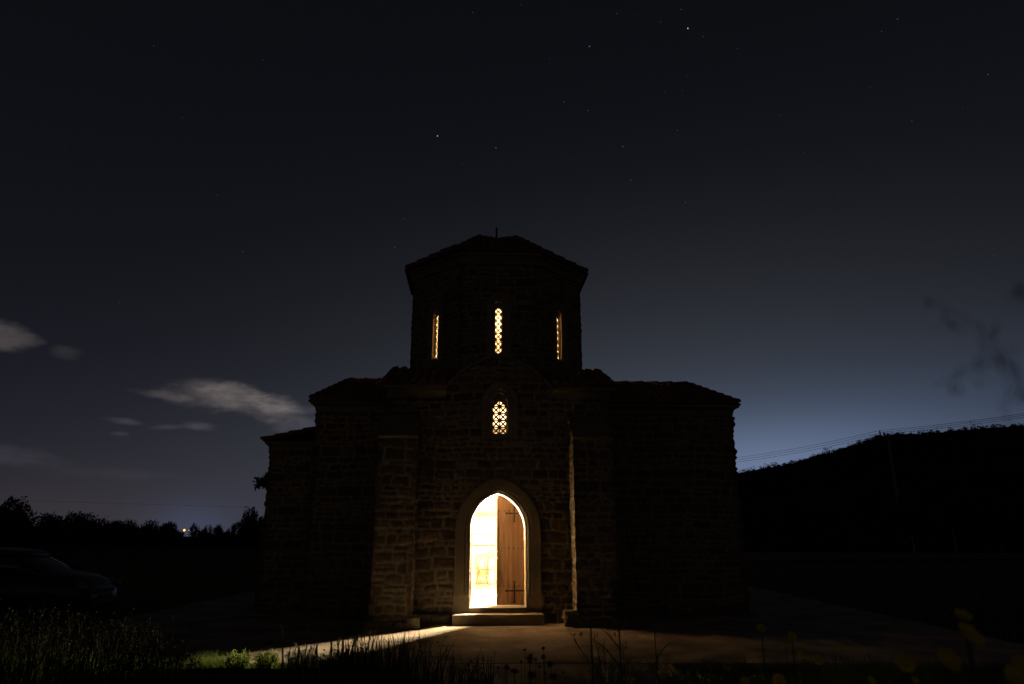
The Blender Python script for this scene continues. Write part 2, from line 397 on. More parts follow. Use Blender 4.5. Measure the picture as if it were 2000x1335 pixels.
stone_wall('side_wall', (-4.0, 6.0), (-4.0, 1.8), -.15, 4.42, 17, res=.05, amp=.06)
stone_wall('back_wall', (5.42, 6.0), (2.2, 6.0), -.15, 4.42, 18, res=.08, amp=.05)
stone_wall('back_wall', (-2.2, 6.0), (-4.0, 6.0), -.15, 4.42, 19, res=.08, amp=.05)
stone_wall('side_wall', (2.2, 6.0), (2.2, 8.0), -.15, 4.42, 20, res=.08, amp=.05)
stone_wall('back_wall', (2.2, 8.0), (-2.2, 8.0), -.15, 5.2, 21, res=.08, amp=.05, hole=lambda s, z: z > np.where(np.abs(s-2.2) < 1.06, np.interp(np.abs(s-2.2), gx, gz), 4.42))
stone_wall('side_wall', (-2.2, 8.0), (-2.2, 6.0), -.15, 4.42, 22, res=.08, amp=.05)
# low annexe on the left
stone_wall('annexe_wall', (-5.1, 2.3), (-4.0, 2.3), -.15, 3.62, 23, ends=('x', 'c'), amp=.06)
stone_wall('annexe_wall', (-5.1, 5.4), (-5.1, 2.3), -.15, 3.62, 24, res=.05, amp=.06)
stone_wall('annexe_wall', (-4.0, 5.4), (-5.1, 5.4), -.15, 3.62, 25, res=.08, amp=.05)

# buttresses with sloping tops
for sgn, ua, ub in ((1, 1.40, 2.13), (-1, -2.26, -1.56)):
    sd = 30+sgn
    bt = stone_wall('buttress', (ua, -.68), (ub, -.68), -.1, 3.36, sd, amp=.03)
    sl = lambda v, z: z > 3.36+(v+.68)*.68
    stone_wall('buttress_side', (ub, -.68), (ub, 0), -.1, 3.9, sd+5, amp=.03, ends=('x', 'c'), hole=lambda s, z: z > 3.36+s*.68, parent=bt)
    stone_wall('buttress_side', (ua, 0), (ua, -.68), -.1, 3.9, sd+9, amp=.03, ends=('c', 'x'), hole=lambda s, z: z > 3.36+(.68-s)*.68, parent=bt)
    uc = (ua+ub)/2; w = ub-ua+.06; mb = MB()
    nn = 8
    for i in range(nn):               # slab stones of the weathering
        t0 = i/nn; v0 = -.72+.74*t0; v1 = -.72+.74*(t0+1/nn)+.01; zz = 3.36+(v0+.7)*.68
        mb.box((uc, (v0+v1)/2, zz+.03), (w-random.uniform(0, .04), v1-v0+.03, .07), rx=math.atan(.68), bev=.008)
    mb.build('weathering', 'coping', bt)
    mb = MB(); x = ua-.10
    while x < ub+.08:
        l = random.uniform(.22, .4); l = min(l, ub+.12-x+.05); mb.box((x+l/2, -.66, .045), (l-.012, .28+random.uniform(0, .04), .13), rz=random.uniform(-.02, .02), bev=.015); x += l
    mb.build('footing', 'coping', bt)
# plain footing ledge either side of the steps
for x0, x1 in ((-1.55, -.84), (.84, 1.38)):
    mb = MB(); x = x0
    while x < x1-.05:
        l = min(random.uniform(.2, .34), x1-x); mb.box((x+l/2, -.06, .08), (l-.01, .15+random.uniform(0, .02), .18), bev=.012); x += l
    mb.build('footing', 'coping', chapel)

# cornices: sweep of a cavetto profile
def sweep(name, path, prof, m, parent, closed=False):
    P = [Vector((p[0], p[1])) for p in path]; k = len(P); rows = []
    for i, p in enumerate(P):
        def nrm(a, b): d = (b-a).normalized(); return Vector((d.y, -d.x))
        if closed: n1 = nrm(P[i-1], p); n2 = nrm(p, P[(i+1) % k])
        else:
            n1 = nrm(P[max(i-1, 0)], P[max(i, 1)]); n2 = nrm(P[min(i, k-2)], P[min(i+1, k-1)])
        mtr = (n1+n2).normalized(); mtr = mtr/max(.3, mtr.dot(n1))
        rows.append([(p.x+mtr.x*o, p.y+mtr.y*o, z) for o, z in prof])
    q = len(prof); vs = [v for r_ in rows for v in r_]; fs = []
    for i in range(k if closed else k-1):
        j = (i+1) % k
        fs += [(i*q+t, j*q+t, j*q+(t+1) % q, i*q+(t+1) % q) for t in range(q)]
    if not closed: fs += [tuple(range(q)), tuple(range((k-1)*q, k*q))[::-1]]
    return MB().add(vs, fs).build(name, m, parent)
CP = lambda zb, zt, out: [(-.05, zb), (.045, zb), (.05, zb+.03), (.055, zb+.08), (.08, zb+(zt-zb)*.55), (out*.8, zb+(zt-zb)*.72), (out, zb+(zt-zb)*.74), (out, zt), (-.05, zt)]
co = sweep('cornice', [(1.06, 0), (2.2, 0), (2.2, 1.8)], CP(4.22, 4.46, .15), 'coping', chapel)
sweep('cornice', [(-2.2, 1.8), (-2.2, 0), (-1.06, 0)], CP(4.22, 4.46, .15), 'coping', chapel)
sweep('cornice', [(2.2, 1.8), (5.42, 1.8), (5.42, 6.0), (2.2, 6.0)], CP(4.22, 4.46, .17), 'coping', chapel)
sweep('cornice', [(-2.2, 6.0), (-4.0, 6.0), (-4.0, 1.8), (-2.2, 1.8)], CP(4.22, 4.46, .15), 'coping', chapel)
sweep('cornice', [(-4.0, 5.4), (-5.1, 5.4), (-5.1, 2.3), (-4.0, 2.3)], CP(3.42, 3.62, .13), 'coping', chapel)

# tiled roofs
def tiles(mb, O, E, S, poly, r=.075, sp=.17, L=.36, eave=.05, seed=0):
    """O origin, E along eave, S up the slope (unit vectors), poly convex in (e, s)"""
    rr = random.Random(seed); O = Vector(O); E = Vector(E).normalized(); S = Vector(S).normalized(); Nn = E.cross(S).normalized()
    if Nn.z < 0: Nn = -Nn
    pl = [(p[0], p[1]) for p in poly]; k = len(pl)
    base = [O+E*a+S*b+Nn*.015 for a, b in pl]; bot = [O+E*a+S*b-Nn*.03 for a, b in pl]
    mb.add(base+bot, [tuple(range(k)), tuple(range(k, 2*k))[::-1]]+[(i, (i+1) % k, k+(i+1) % k, k+i) for i in range(k)])
    e0 = min(p[0] for p in pl); e1 = max(p[0] for p in pl); nc = max(1, round((e1-e0)/sp)); sp = (e1-e0)/nc
    for c in range(nc):
        e = e0+sp*(c+.5); hits = []
        for i in range(k):
            a, b = pl[i], pl[(i+1) % k]
            if (a[0]-e)*(b[0]-e) < 0: t = (e-a[0])/(b[0]-a[0]); hits.append(a[1]+t*(b[1]-a[1]))
        if len(hits) < 2: continue
        s0, s1 = min(hits)-eave, max(hits); n = max(1, round((s1-s0)/L)); ll = (s1-s0)/n
        for q in range(n):
            a = s0+q*ll; b = a+ll+.05; j = rr.uniform(-.008, .008); hh = rr.uniform(0, .008); g = 6
            vs = []
            for (ss, rad, up) in ((a, r, .022+hh), (b, r*.82, .0+hh)):
                for w in range(g+1):
                    th = math.pi*w/g; vs.append(O+E*(e+j-math.cos(th)*rad)+S*ss+Nn*(up+math.sin(th)*rad*.95))
            for w in range(g+1):
                th = math.pi*w/g; vs.append(O+E*(e+j-math.cos(th)*(r-.016))+S*(a)+Nn*(.022+hh+math.sin(th)*(r-.016)*.95))
            fs = [(w, w+1, g+2+w, g+1+w) for w in range(g)]+[(2*(g+1)+w, 2*(g+1)+w+1, w+1, w) for w in range(g)]
            fs.append(tuple(2*(g+1)+w for w in range(g+1)))
            mb.add(vs, fs)
def ridge(mb, A, B, r=.09, L=.38):
    A = Vector(A); B = Vector(B); d = B-A; n = max(1, round(d.length/L)); D = d.normalized(); side = D.cross(Vector((0, 0, 1))).normalized(); up = side.cross(D)
    for q in range(n):
        a = A+d*(q/n); b = A+d*((q+1)/n)+D*.05; g = 6; vs = []
        for p, rad, u_ in ((a, r, .02), (b, r*.82, 0)):
            for w in range(g+1):
                th = math.pi*w/g; vs.append(p+side*math.cos(th)*rad+up*(math.sin(th)*rad+u_))
        mb.add(vs, [(w, w+1, g+2+w, g+1+w) for w in range(g)]+[tuple(range(g+1))])
# shed roofs over the front corners
for sg in (1, -1):
    mb = MB(); z0 = 4.475; v0 = -.19; ln = 1.94; th = math.atan(.40)
    tiles(mb, (1.04 if sg > 0 else -2.38, v0, z0), (1, 0, 0), (0, math.cos(th), math.sin(th)), [(0, 0), (1.34, 0), (1.34, ln), (0, ln)], r=.088, sp=.185, seed=sg+3)
    ue = 2.2*sg
    tp = z0+ln*math.sin(th)
    mb.add([(ue, -.1, 4.44), (ue, 1.8, 4.44), (ue, v0+ln*math.cos(th), tp-.03), (.95*sg, 1.8, 4.44), (.95*sg, v0+ln*math.cos(th), tp-.03)], [(0, 1, 2), (1, 3, 4, 2)])
    mb.build('corner_roof', 'tile', chapel)
# transept hip roofs
def hip(ue, ur, uin, sg, seed):
    mb = MB(); z0 = 4.47; v0 = 1.62; vr = 3.93; zr = 5.40; vb = 6.2
    dz = zr-z0; L1 = math.hypot(vr-v0, dz); L2 = math.hypot(vb-vr, dz)
    if sg > 0: tiles(mb, (uin, v0, z0), (1, 0, 0), (0, (vr-v0)/L1, dz/L1), [(0, 0), (ue-uin, 0), (ur-uin, L1), (0, L1)], seed=seed)
    else: tiles(mb, (ue, v0, z0), (1, 0, 0), (0, (vr-v0)/L1, dz/L1), [(0, 0), (uin-ue, 0), (uin-ue, L1), (ur-ue, L1)], seed=seed)
    if sg > 0: tiles(mb, (uin, vb, z0), (1, 0, 0), (0, -(vb-vr)/L2, dz/L2), [(0, 0), (ue-uin, 0), (ur-uin, L2), (0, L2)], seed=seed+1)
    else: tiles(mb, (ue, vb, z0), (1, 0, 0), (0, -(vb-vr)/L2, dz/L2), [(0, 0), (uin-ue, 0), (uin-ue, L2), (ur-ue, L2)], seed=seed+1)
    L3 = math.hypot(ur-ue, dz)
    tiles(mb, (ue, v0, z0), (0, 1, 0), ((ur-ue)/L3, 0, dz/L3), [(0, 0), (vb-v0, 0), (vr-v0, L3)], seed=seed+2)
    ridge(mb, (ue, v0, z0+.03), (ur, vr, zr+.03), .085); ridge(mb, (ue, vb, z0+.03), (ur, vr, zr+.03), .085); ridge(mb, (ur, vr, zr+.02), (uin, vr, zr+.02), .085)
    mb.build('transept_roof', 'tile', chapel)
hip(5.56, 5.13, 1.6, 1, 5); hip(-4.12, -3.74, -1.6, -1, 9)
# annexe lean-to
mb = MB(); dz = .27; L = math.hypot(1.2, dz)
tiles(mb, (-5.28, 2.14, 3.65), (0, 1, 0), (1.2/L, 0, dz/L), [(0, 0), (3.4, 0), (3.4, L), (0, L)], L=.3, r=.07)
mb.build('annexe_roof', 'tile', chapel)
# vaulted roof of the front arm and coping of the arched gable
arc = [(-a, b) for a, b in GAB[::-1]]+GAB[1:]
def vault(name, m, v0, v1, lo, hi, parent):
    mb = MB(); vs = []; k = len(arc)
    for v in (v0, v1):
        for u, z in arc: vs.append((u, v, z+lo))
        for u, z in arc: vs.append((u*1.04, v, z+hi))
    fs = []
    for j in range(k-1):
        fs += [(j, j+1, k+j+1, k+j), (2*k+k+j, 2*k+k+j+1, 2*k+j+1, 2*k+j), (k+j, k+j+1, 3*k+j+1, 3*k+j), (j+1, j, 2*k+j, 2*k+j+1)]
    fs += [(0, k, 3*k, 2*k), (k-1, 3*k-1, 4*k-1, 2*k-1)]
    return mb.add(vs, fs).build(name, m, parent)
vault('gable_coping', 'coping', -.05, .1, -.035, .015, chapel)
vault('vault_roof', 'tile', .102, 1.9, -.02, .03, chapel)
mb = MB(); tiles(mb, (-2.35, 8.2, 4.47), (1, 0, 0), (0, -.97, .24), [(0, 0), (4.7, 0), (4.7, 2.1), (0, 2.1)], sp=.2, seed=77); mb.build('chancel_roof', 'tile', chapel)

# ------------------------------------------------------------------ drum
DC = (.04, 3.93); DW = 4.29
drum = empty('drum', (DC[0], DC[1], 0)); drum.parent = chapel
s2 = DW*math.tan(math.pi/8)
DWIN = (.095, 6.80, .14, 5.655)
def grille(mb, W_, z0, z1, cols, cell, frame, zs, a, r_, dep, th=.035, xoff=0):
    # plate pierced by rounded triangles round crossing diagonals
    outer = None
    holes = []
    rows_ = int(math.ceil((z1-z0)/cell))+1
    def rt(pts, rad=.18):
        c = Vector((sum(p[0] for p in pts)/3, sum(p[1] for p in pts)/3)); out = []
        for i in range(3):
            p = Vector(pts[i]); a_ = Vector(pts[i-1]); b_ = Vector(pts[(i+1) % 3])
            for t in (0, .5, 1):
                q = (p+(a_-p)*rad)*(1-t)**2+p*2*t*(1-t)+(p+(b_-p)*rad)*t*t
                out.append((q.x, q.y))
        return out
    g = cell*.5; bar = cell*.085; dia = cell*.105
    for i in range(rows_):
        for j in range(cols):
            cx = (j-(cols-1)/2)*cell+xoff; cz = z0+cell*(i+.5)
            for ang in range(4):
                w = ang*math.pi/2
                # triangle opening towards side 'ang'
                tip = .0+dia*1.35; far = g-bar; hw = far-dia*1.45
                loc = [(tip, 0), (far, -hw), (far, hw)]
                pts = [(cx+x*math.cos(w)-y*math.sin(w), cz+x*math.sin(w)+y*math.cos(w)) for x, y in loc]
                if all(z < z1-.0 and z > z0+.004 and (z < zs or math.hypot(abs(x)-(a-r_), max(z-zs, 0)) < r_-.004) for x, z in pts): holes.append(rt(pts))
    return holes
def plate(holes, outline, frame, dep, th, name, m, parent):
    loops = [[Vector((x, z, 0)) for x, z in outline]]+[[Vector((x, z, 0)) for x, z in h] for h in holes]
    tri = tessellate_polygon(loops); flat = [p for l in loops for p in l]; n = len(flat)
    vs = [frame(p.x, dep, p.y) for p in flat]+[frame(p.x, dep+th, p.y) for p in flat]
    fs = [tuple(t) for t in tri]+[tuple(i+n for i in t[::-1]) for t in tri]; o = 0
    for l in loops:
        k = len(l); fs += [(o+i, o+(i+1) % k, n+o+(i+1) % k, n+o+i) for i in range(k)]; o += k
    return MB().add(vs, fs).build(name, m, parent)
def window(name, args, frame, parent, cols, cell, depth, surround, thick, gd):
    a, zs, h, z0 = args; r = (a*a+h*h)/(2*a)
    sp = .42 if cols == 1 else .14
    w = ring(name, 'reveal', args, [(0, .0), (0, gd), (sp*.15, gd+.02), (sp, thick)], frame, parent)
    sill = MB(); sill.add([frame(-a, gd, z0-.001), frame(a, gd, z0-.001), frame(a+sp, thick, z0-.001), frame(-a-sp, thick, z0-.001)], [(0, 1, 2, 3)]); sill.build('inner_sill', 'reveal', w); sill = MB()
    sill.add([frame(-a-.0, -.02, z0), frame(a+.0, -.02, z0), frame(a+.0, thick, z0), frame(-a-.0, thick, z0), frame(-a-.02, -.02, z0-.05), frame(a+.02, -.02, z0-.05), frame(a+.02, thick, z0-.05), frame(-a-.02, thick, z0-.05)],
             [(0, 1, 2, 3), (7, 6, 5, 4), (0, 4, 5, 1), (1, 5, 6, 2), (2, 6, 7, 3), (3, 7, 4, 0)]); sill.build('sill', 'dressed', w)
    sr = ring('frame', 'dressed', (a, zs, h, z0-.1), surround, frame, w)
    outline = arch(*args, d=.004, n=8)
    if cols == 2: hs = grille(None, a*2, z0+.02, 4.3, 2, cell, frame, 4.0, .155, (.155*.155+.25*.25)/.31, gd)
    else: hs = grille(None, a*2, z0+.015, z0+.015+7*cell+.002, 1, cell, frame, 9, a, r, gd)
    plate(hs, outline, frame, gd, .010 if cols == 1 else .016, 'grille', 'grille', w)
    return w
for i in range(8):
    th = -math.pi/2+i*math.pi/4; n = Vector((math.cos(th), math.sin(th))); d = Vector((-n.y, n.x)); ap = DW/2
    A = n*ap-d*s2/2; B = n*ap+d*s2/2; vis = i in (0, 1, 7)
    stone_wall('drum_wall', A, B, 4.3, 8.05, 40+i, res=.022 if vis else .06, amp=.028, parent=drum,
               hole=lambda s, z: in_arch(s-s2/2, z, 0, DWIN[0], DWIN[1], DWIN[2], DWIN[3]-.03, .12))
    fr = (lambda n_, d_: lambda u, dep, z: (n_.x*(ap-dep)+d_.x*u, n_.y*(ap-dep)+d_.y*u, z))(n, d)
    window('drum_window', DWIN, fr, drum, 1, .155, .042, [(0, .0), (0, -.004), (.045, -.008), (.05, -.02), (.19, -.03), (.19, .0)], .42, .085)
octo = [(math.cos(-math.pi/2-math.pi/8+i*math.pi/4)*DW/2/math.cos(math.pi/8), math.sin(-math.pi/2-math.pi/8+i*math.pi/4)*DW/2/math.cos(math.pi/8)) for i in range(8)]
sweep('drum_cornice', octo, CP(7.84, 8.11, .15), 'coping', drum, closed=True)
mb = MB(); ew = DW/2+.17; mid = (.5, 8.93); apex = (0, 0, 9.38)
for i in range(8):
    th = -math.pi/2+i*math.pi/4; n = Vector((math.cos(th), math.sin(th), 0)); d = Vector((-n.y, n.x, 0)); hw = ew*math.tan(math.pi/8)
    O = n*ew-d*hw+Vector((0, 0, 8.12)); q = mid[0]; O2 = (n*ew-d*hw)*q+Vector((0, 0, mid[1]))
    sl = Vector((0, 0, mid[1]-8.12))-n*ew*(1-q); L = sl.length
    tiles(mb, O, d, sl, [(0, 0), (2*hw, 0), (hw+hw*q, L), (hw-hw*q, L)], seed=60+i, sp=.175)
    sl = Vector((0, 0, apex[2]-mid[1]))-n*ew*q; L = sl.length
    tiles(mb, O2, d, sl, [(0, 0), (2*hw*q, 0), (hw*q, L)], seed=80+i, sp=.175)
    ridge(mb, O+Vector((0, 0, .03)), O2+Vector((0, 0, .03)), .11); ridge(mb, O2+Vector((0, 0, .03)), (0, 0, apex[2]+.02), .10)
mb.build('drum_roof', 'tile', drum)
mb = MB(); mb.tube([(0, 0, 9.3), (0, 0, 9.5), (0, 0, 9.83)], [.06, .028, .026], 8); mb.lathe([(.02, 9.36), (.11, 9.40), (.12, 9.46), (.05, 9.52)], n=10); mb.build('finial', 'iron', drum)

# ------------------------------------------------------------------ front window, door, steps
FW = lambda u, dep, z: (u+.02, dep, z)
window('front_window', WIN, FW, chapel, 2, .141, .13, [(0, 0), (0, -.0), (.05, .0), (.055, -.02), (.10, -.024), (.105, -.045), (.205, -.05), (.205, .0)], .42, .12)
dw = ring('doorway', 'reveal', DOOR, [(0, -.0), (0, .42)], F0, chapel)
ring('door_surround', 'dressed', (DOOR[0], DOOR[1], DOOR[2], .50), [(0, .0), (.0, -.005), (.03, -.005), (.035, -.02), (.055, -.026), (.075, -.02), (.08, -.002), (.10, -.002), (.105, -.04), (.28, -.05), (.29, -.04), (.29, .02)], F0, dw)
for sg in (-1, 1): mb = MB(); mb.box((sg*(DOOR[0]+.15), .0, .345), (.30, .10, .312), bev=.008); mb.build('door_surround_base', 'dressed', dw)
mb = MB(); mb.box((0, .16, .20), (1.06, .52, .14), bev=.01); mb.build('threshold', 'dressed', dw)
mb = MB(); mb.box((-.0, -.22, .085), (1.66, .40, .19), bev=.012); mb.build('doorstep', 'dressed', chapel)

def leaf(sign, name):
    """half of a pointed plank door; hinge at local x=0, free edge at x=-sign*.53"""
    o = empty(name, (sign*.53, .36, 0)); o.parent = chapel
    a, zs, h, z0 = DOOR; r = (a*a+h*h)/(2*a); npl = 5; w = a/npl
    mb = MB(); zb = z0+.008
    def ztop(u):                        # u distance from door centre
        u = abs(u); return zs+math.sqrt(max(0, (r-.012)**2-(u-(a-r))**2)) if u > 0 else zs+h-.02
    for k in range(npl):
        ua = k*w+.004; ub = (k+1)*w-.004; pts = [(ua, zb)]+[(ua+(ub-ua)*t/6, ztop(ua+(ub-ua)*t/6)) for t in range(7)]+[(ub, zb)]
        pts = [(sign*(p[0]-a), p[1]) for p in pts]; q = len(pts); dd = random.uniform(0, .003)
        vs = [(x, .0+dd, z) for x, z in pts]+[(x, .045, z) for x, z in pts]
        mb.add(vs, [tuple(range(q)), tuple(range(q, 2*q))[::-1]]+[(i, (i+1) % q, q+(i+1) % q, q+i) for i in range(q)])
    u0 = .03; us = [u0+(a-.006-u0)*t/24 for t in range(25)]                  # backing plate added behind the joints to stop lamp light leaking
    pts = [(sign*(u-a), z) for u, z in [(us[0], zb)]+[(u, ztop(u)-.004) for u in us]+[(us[-1], zb)]]; q = len(pts)
    mb.add([(x, .022, z) for x, z in pts]+[(x, .034, z) for x, z in pts], [tuple(range(q)), tuple(range(q, 2*q))[::-1]]+[(i, (i+1) % q, q+(i+1) % q, q+i) for i in range(q)])
    pl = mb.build('planks', 'door', o)
    mb = MB(); x = sign*(-a-.005)
    z = zb
    for zz in (zb+.18, zb+.86, zb+.98, zs+h-.08):
        mb.box((x, .016+random.uniform(-.004, .004), (z+zz)/2), (.022+random.uniform(-.004, .006), .062, zz-z-.012), bev=.004); z = zz
    mb.build('meeting_strip', 'door', o)
    for zz in (.62, 1.32, 2.03):
        for k in range(npl+1):
            u = .035+k*(a-.06)/npl
            if ztop(u)-.05 < zz: continue
            m2 = MB(); m2.lathe([(.0125, 0), (.011, .005), (.004, .010)], n=8)
            m2.v = [(v[0]+sign*(u-a), -v[2], v[1]+zz) for v in m2.v]; m2.build('stud', 'iron', o)
    for zz, zlo, zhi in ((.535, .33, .70), (1.985, 1.83, 2.11)):
        m2 = MB(); uc = .33; ue = a-.01 if zz < 1 else .43
        m2.box((sign*((.17+ue)/2-a), -.004, zz), (ue-.17, .012, .026), bev=.003)
        m2.box((sign*(uc-a), -.006, (zlo+zhi)/2), (.026, .014, zhi-zlo), bev=.003)
        for (cx, cz) in ((.17, zz), (uc, zhi), (uc, zlo)):
            if cz == zhi and zz > 1: continue
            m2.box((sign*(cx-a), -.005, cz), (.034, .013, .034), ry=math.pi/4, bev=.003)
        m2.build('iron_cross_strap', 'iron', o)
    return o
lr = leaf(1, 'door_leaf'); lr['label'] = 'closed right door leaf with iron cross straps'
ll = leaf(-1, 'door_leaf'); ll.rotation_euler = (0, 0, math.radians(91)); ll.location = (-.515, .38, 0); ll['label'] = 'left door leaf swung open inward'

# ------------------------------------------------------------------ interior shell
shell = [(-1.78, .42), (1.78, .42), (1.78, 2.2), (5.0, 2.2), (5.0, 5.6), (1.78, 5.6), (1.78, 7.0), (-1.78, 7.0), (-1.78, 5.6), (-3.6, 5.6), (-3.6, 2.2), (-1.78, 2.2)]
mb = MB(); zf, zt = .262, 4.55
for i in range(1, 12):
    a, b = shell[i], shell[(i+1) % 12]
    mb.add([(a[0], a[1], zf), (b[0], b[1], zf), (b[0], b[1], zt), (a[0], a[1], zt)], [(0, 1, 2, 3)])
# front inner wall with the door and window openings
outer = [(-1.78, zf), (1.78, zf), (1.78, zt), (-1.78, zt)]
dpoly = [(p[0], max(p[1], zf+.012)) for p in arch(*DOOR)]; wpoly = [(p[0]+.02, p[1]) for p in arch(*WIN, d=.14)]
loops = [[Vector((x, z, 0)) for x, z in l] for l in (outer, dpoly, wpoly)]
fl = [p for l in loops for p in l]; mb.add([(p.x, .42, p.y) for p in fl], [tuple(t) for t in tessellate_polygon(loops)])
# ceiling with the octagonal opening to the drum
oin = [(DC[0]+math.cos(math.pi/8+i*math.pi/4)*1.80, DC[1]+math.sin(math.pi/8+i*math.pi/4)*1.80) for i in range(8)]
oin = [(min(1.77, max(-1.77, x)), y) for x, y in oin]
loops = [[Vector((x, y, 0)) for x, y in l] for l in (shell, oin)]
fl = [p for l in loops for p in l]; mb.add([(p.x, p.y, zt) for p in fl], [tuple(t) for t in tessellate_polygon(loops)])
# inner drum
ri = (DW/2-.42); hw = ri*math.tan(math.pi/8)
for i in range(8):
    th = -math.pi/2+i*math.pi/4; n = Vector((math.cos(th), math.sin(th))); d = Vector((-n.y, n.x)); c0 = Vector(DC)+n*ri
    loops = [[Vector(p+(0,)) for p in [(-hw, zt), (hw, zt), (hw, 7.85), (-hw, 7.85)]], [Vector((x, z, 0)) for x, z in arch(*DWIN, d=.42)]]
    fl = [p for l in loops for p in l]
    mb.add([(c0.x+d.x*p.x, c0.y+d.y*p.x, p.y) for p in fl], [tuple(t) for t in tessellate_polygon(loops)])
    a = c0-d*hw; b = c0+d*hw
    mb.add([(a.x, a.y, 7.85), (b.x, b.y, 7.85), (DC[0], DC[1], 7.95)], [(0, 1, 2)])
iw = mb.build('interior_wall', 'plaster', chapel)
mb = MB(); k = len(shell); mb.add([(x, y, zf) for x, y in shell], [tuple(range(k))]); mb.build('interior_floor', 'floor', chapel)

def local(o, u, v, z=0.0, rz=0):
    M = chapel.matrix_basis; p = M @ Vector((u, v, z)); o.location = p; o.rotation_euler = (0, 0, rz+math.radians(3.0))
chapel.matrix_basis = Matrix.Translation((-.265, 13.6, 0)) @ Matrix.Rotation(math.radians(3), 4, 'Z')
# carved wooden screen in front of the back wall
scr = empty('icon_screen'); local(scr, 0, 6.75, zf)
tag(scr, 'pale wooden panelled screen across the back of the bright interior', 'screen')
mb = MB()
for x in (-1.7, -.75, .16, .75, 1.7): mb.box((x, 0, 1.5), (.08, .10, 3.0), bev=.006)
mb.build('post', 'pine', scr)
mb = MB()
for z in (.42, 1.35, 2.05, 2.75, 2.98): mb.box((0, -.005, z), (3.5, .07, .05), bev=.004)
mb.build('rail', 'pine', scr)
mb = MB(); mb.box((0, .04, .5), (3.46, .02, .98)); mb.box((0, .04, 2.4), (3.46, .02, 1.15)); mb.box((-.3, .04, 1.5), (.86, .02, .9)); mb.build('panel', MT['plaster'], scr)
pic = MB(); pic.box((0, 0, 0), (.17, .03, .19), bev=.004); pic = pic.build('framed_picture', 'picture')
local(pic, .02, 6.64, 1.08); tag(pic, 'small framed picture hanging on the pale screen above the chair', 'picture')
# bentwood chair
ch = empty('chair'); local(ch, -.20, 6.3, zf, math.radians(8)); ch.scale = (.88, .88, .86); tag(ch, 'bentwood chair facing the door inside the bright chapel', 'chair')
mb = MB(); mb.lathe([(.19, .43), (.205, .44), (.205, .465), (.19, .475), (.05, .468)], n=24); mb.build('seat', 'chairw', ch, True)
for sx in (-1, 1):
    mb = MB(); mb.tube([(sx*.14, -.14, .44), (sx*.155, -.165, .2), (sx*.175, -.19, 0)], [.017, .015, .012], 8); mb.build('leg', 'chairw', ch, True)
    mb = MB(); mb.tube([(sx*.14, .15, .44), (sx*.15, .17, .2), (sx*.18, .21, 0)], [.017, .015, .012], 8); mb.build('leg', 'chairw', ch, True)
mb = MB(); mb.tube([(sx_, y_, z_) for sx_, y_, z_ in [(-.15, .15, .44), (-.185, .19, .65), (-.19, .22, .82), (-.14, .235, .9), (0, .24, .92), (.14, .235, .9), (.19, .22, .82), (.185, .19, .65), (.15, .15, .44)]], .016, 8)
mb.tube([(-.09, .17, .47), (-.11, .2, .65), (-.06, .225, .8), (0, .23, .83), (.06, .225, .8), (.11, .2, .65), (.09, .17, .47)], .011, 8); mb.build('backrest', 'chairw', ch, True)
mb = MB(); mb.lathe([(.14, .22), (.15, .225), (.15, .235), (.14, .24)], n=20); mb.build('stretcher_ring', 'chairw', ch, True)
# standing lamp behind the closed leaf: it throws the beam across the paving
LU, LV, LZ = .29, .90, 2.00
fl_ = empty('standing_lamp'); local(fl_, LU, LV, zf); tag(fl_, 'brass standing lamp with bare bulb behind the closed right door leaf', 'lamp')
mb = MB(); mb.lathe([(.16, 0), (.16, .02), (.05, .05), (.02, .08)], n=20); mb.build('base', 'brass', fl_, True)
mb = MB(); mb.tube([(0, 0, .06), (0, 0, 1.0), (0, 0, LZ-zf-.10)], [.014, .012, .012], 10); mb.build('pole', 'brass', fl_, True)
mb = MB(); mb.lathe([(.012, -.10), (.018, -.06), (.034, -.02), (.038, .005), (.03, .03), (.01, .042)], c=(0, 0, LZ-zf), n=14); mb.build('bulb', 'bulb', fl_, True)
def point(name, P, loc, col, rad, parent):
    l = bpy.data.lights.new(name, 'POINT'); l.energy = P; l.color = col; l.shadow_soft_size = rad
    o = bpy.data.objects.new(name, l); C.objects.link(o); o.parent = parent; o.location = loc; return o
point('lamp_light', LAMP_P, (0, 0, LZ-zf+.05), (1, .84, .60), .05, fl_)
# unseen fill lamp added inside the drum to brighten its windows
cd = empty('fill_lamp'); local(cd, DC[0], DC[1], 7.62); tag(cd, 'added fill lamp, a small brass ring of bulbs unseen high inside the drum', 'fill_lamp')
mb = MB(); mb.tube([(0, 0, .30), (0, 0, .1)], .006, 6); mb.build('chain', 'brass', cd)
mb = MB(); mb.lathe([(.22, .05), (.24, .055), (.24, .075), (.22, .08)], n=20)
for i in range(6): w = i*math.pi/3; mb.tube([(0, 0, .12), (.23*math.cos(w), .23*math.sin(w), .06)], .006, 6)
mb.build('ring', 'brass', cd)
for i in range(6):
    w = i*math.pi/3; mb = MB(); mb.lathe([(.01, .08), (.022, .10), (.024, .12), (.008, .15)], c=(.23*math.cos(w), .23*math.sin(w), 0), n=10); mb.build('bulb', 'bulb', cd, True)
point('fill_lamp_light', DOME_P, (0, 0, .22), (1, .78, .5), .24, cd)

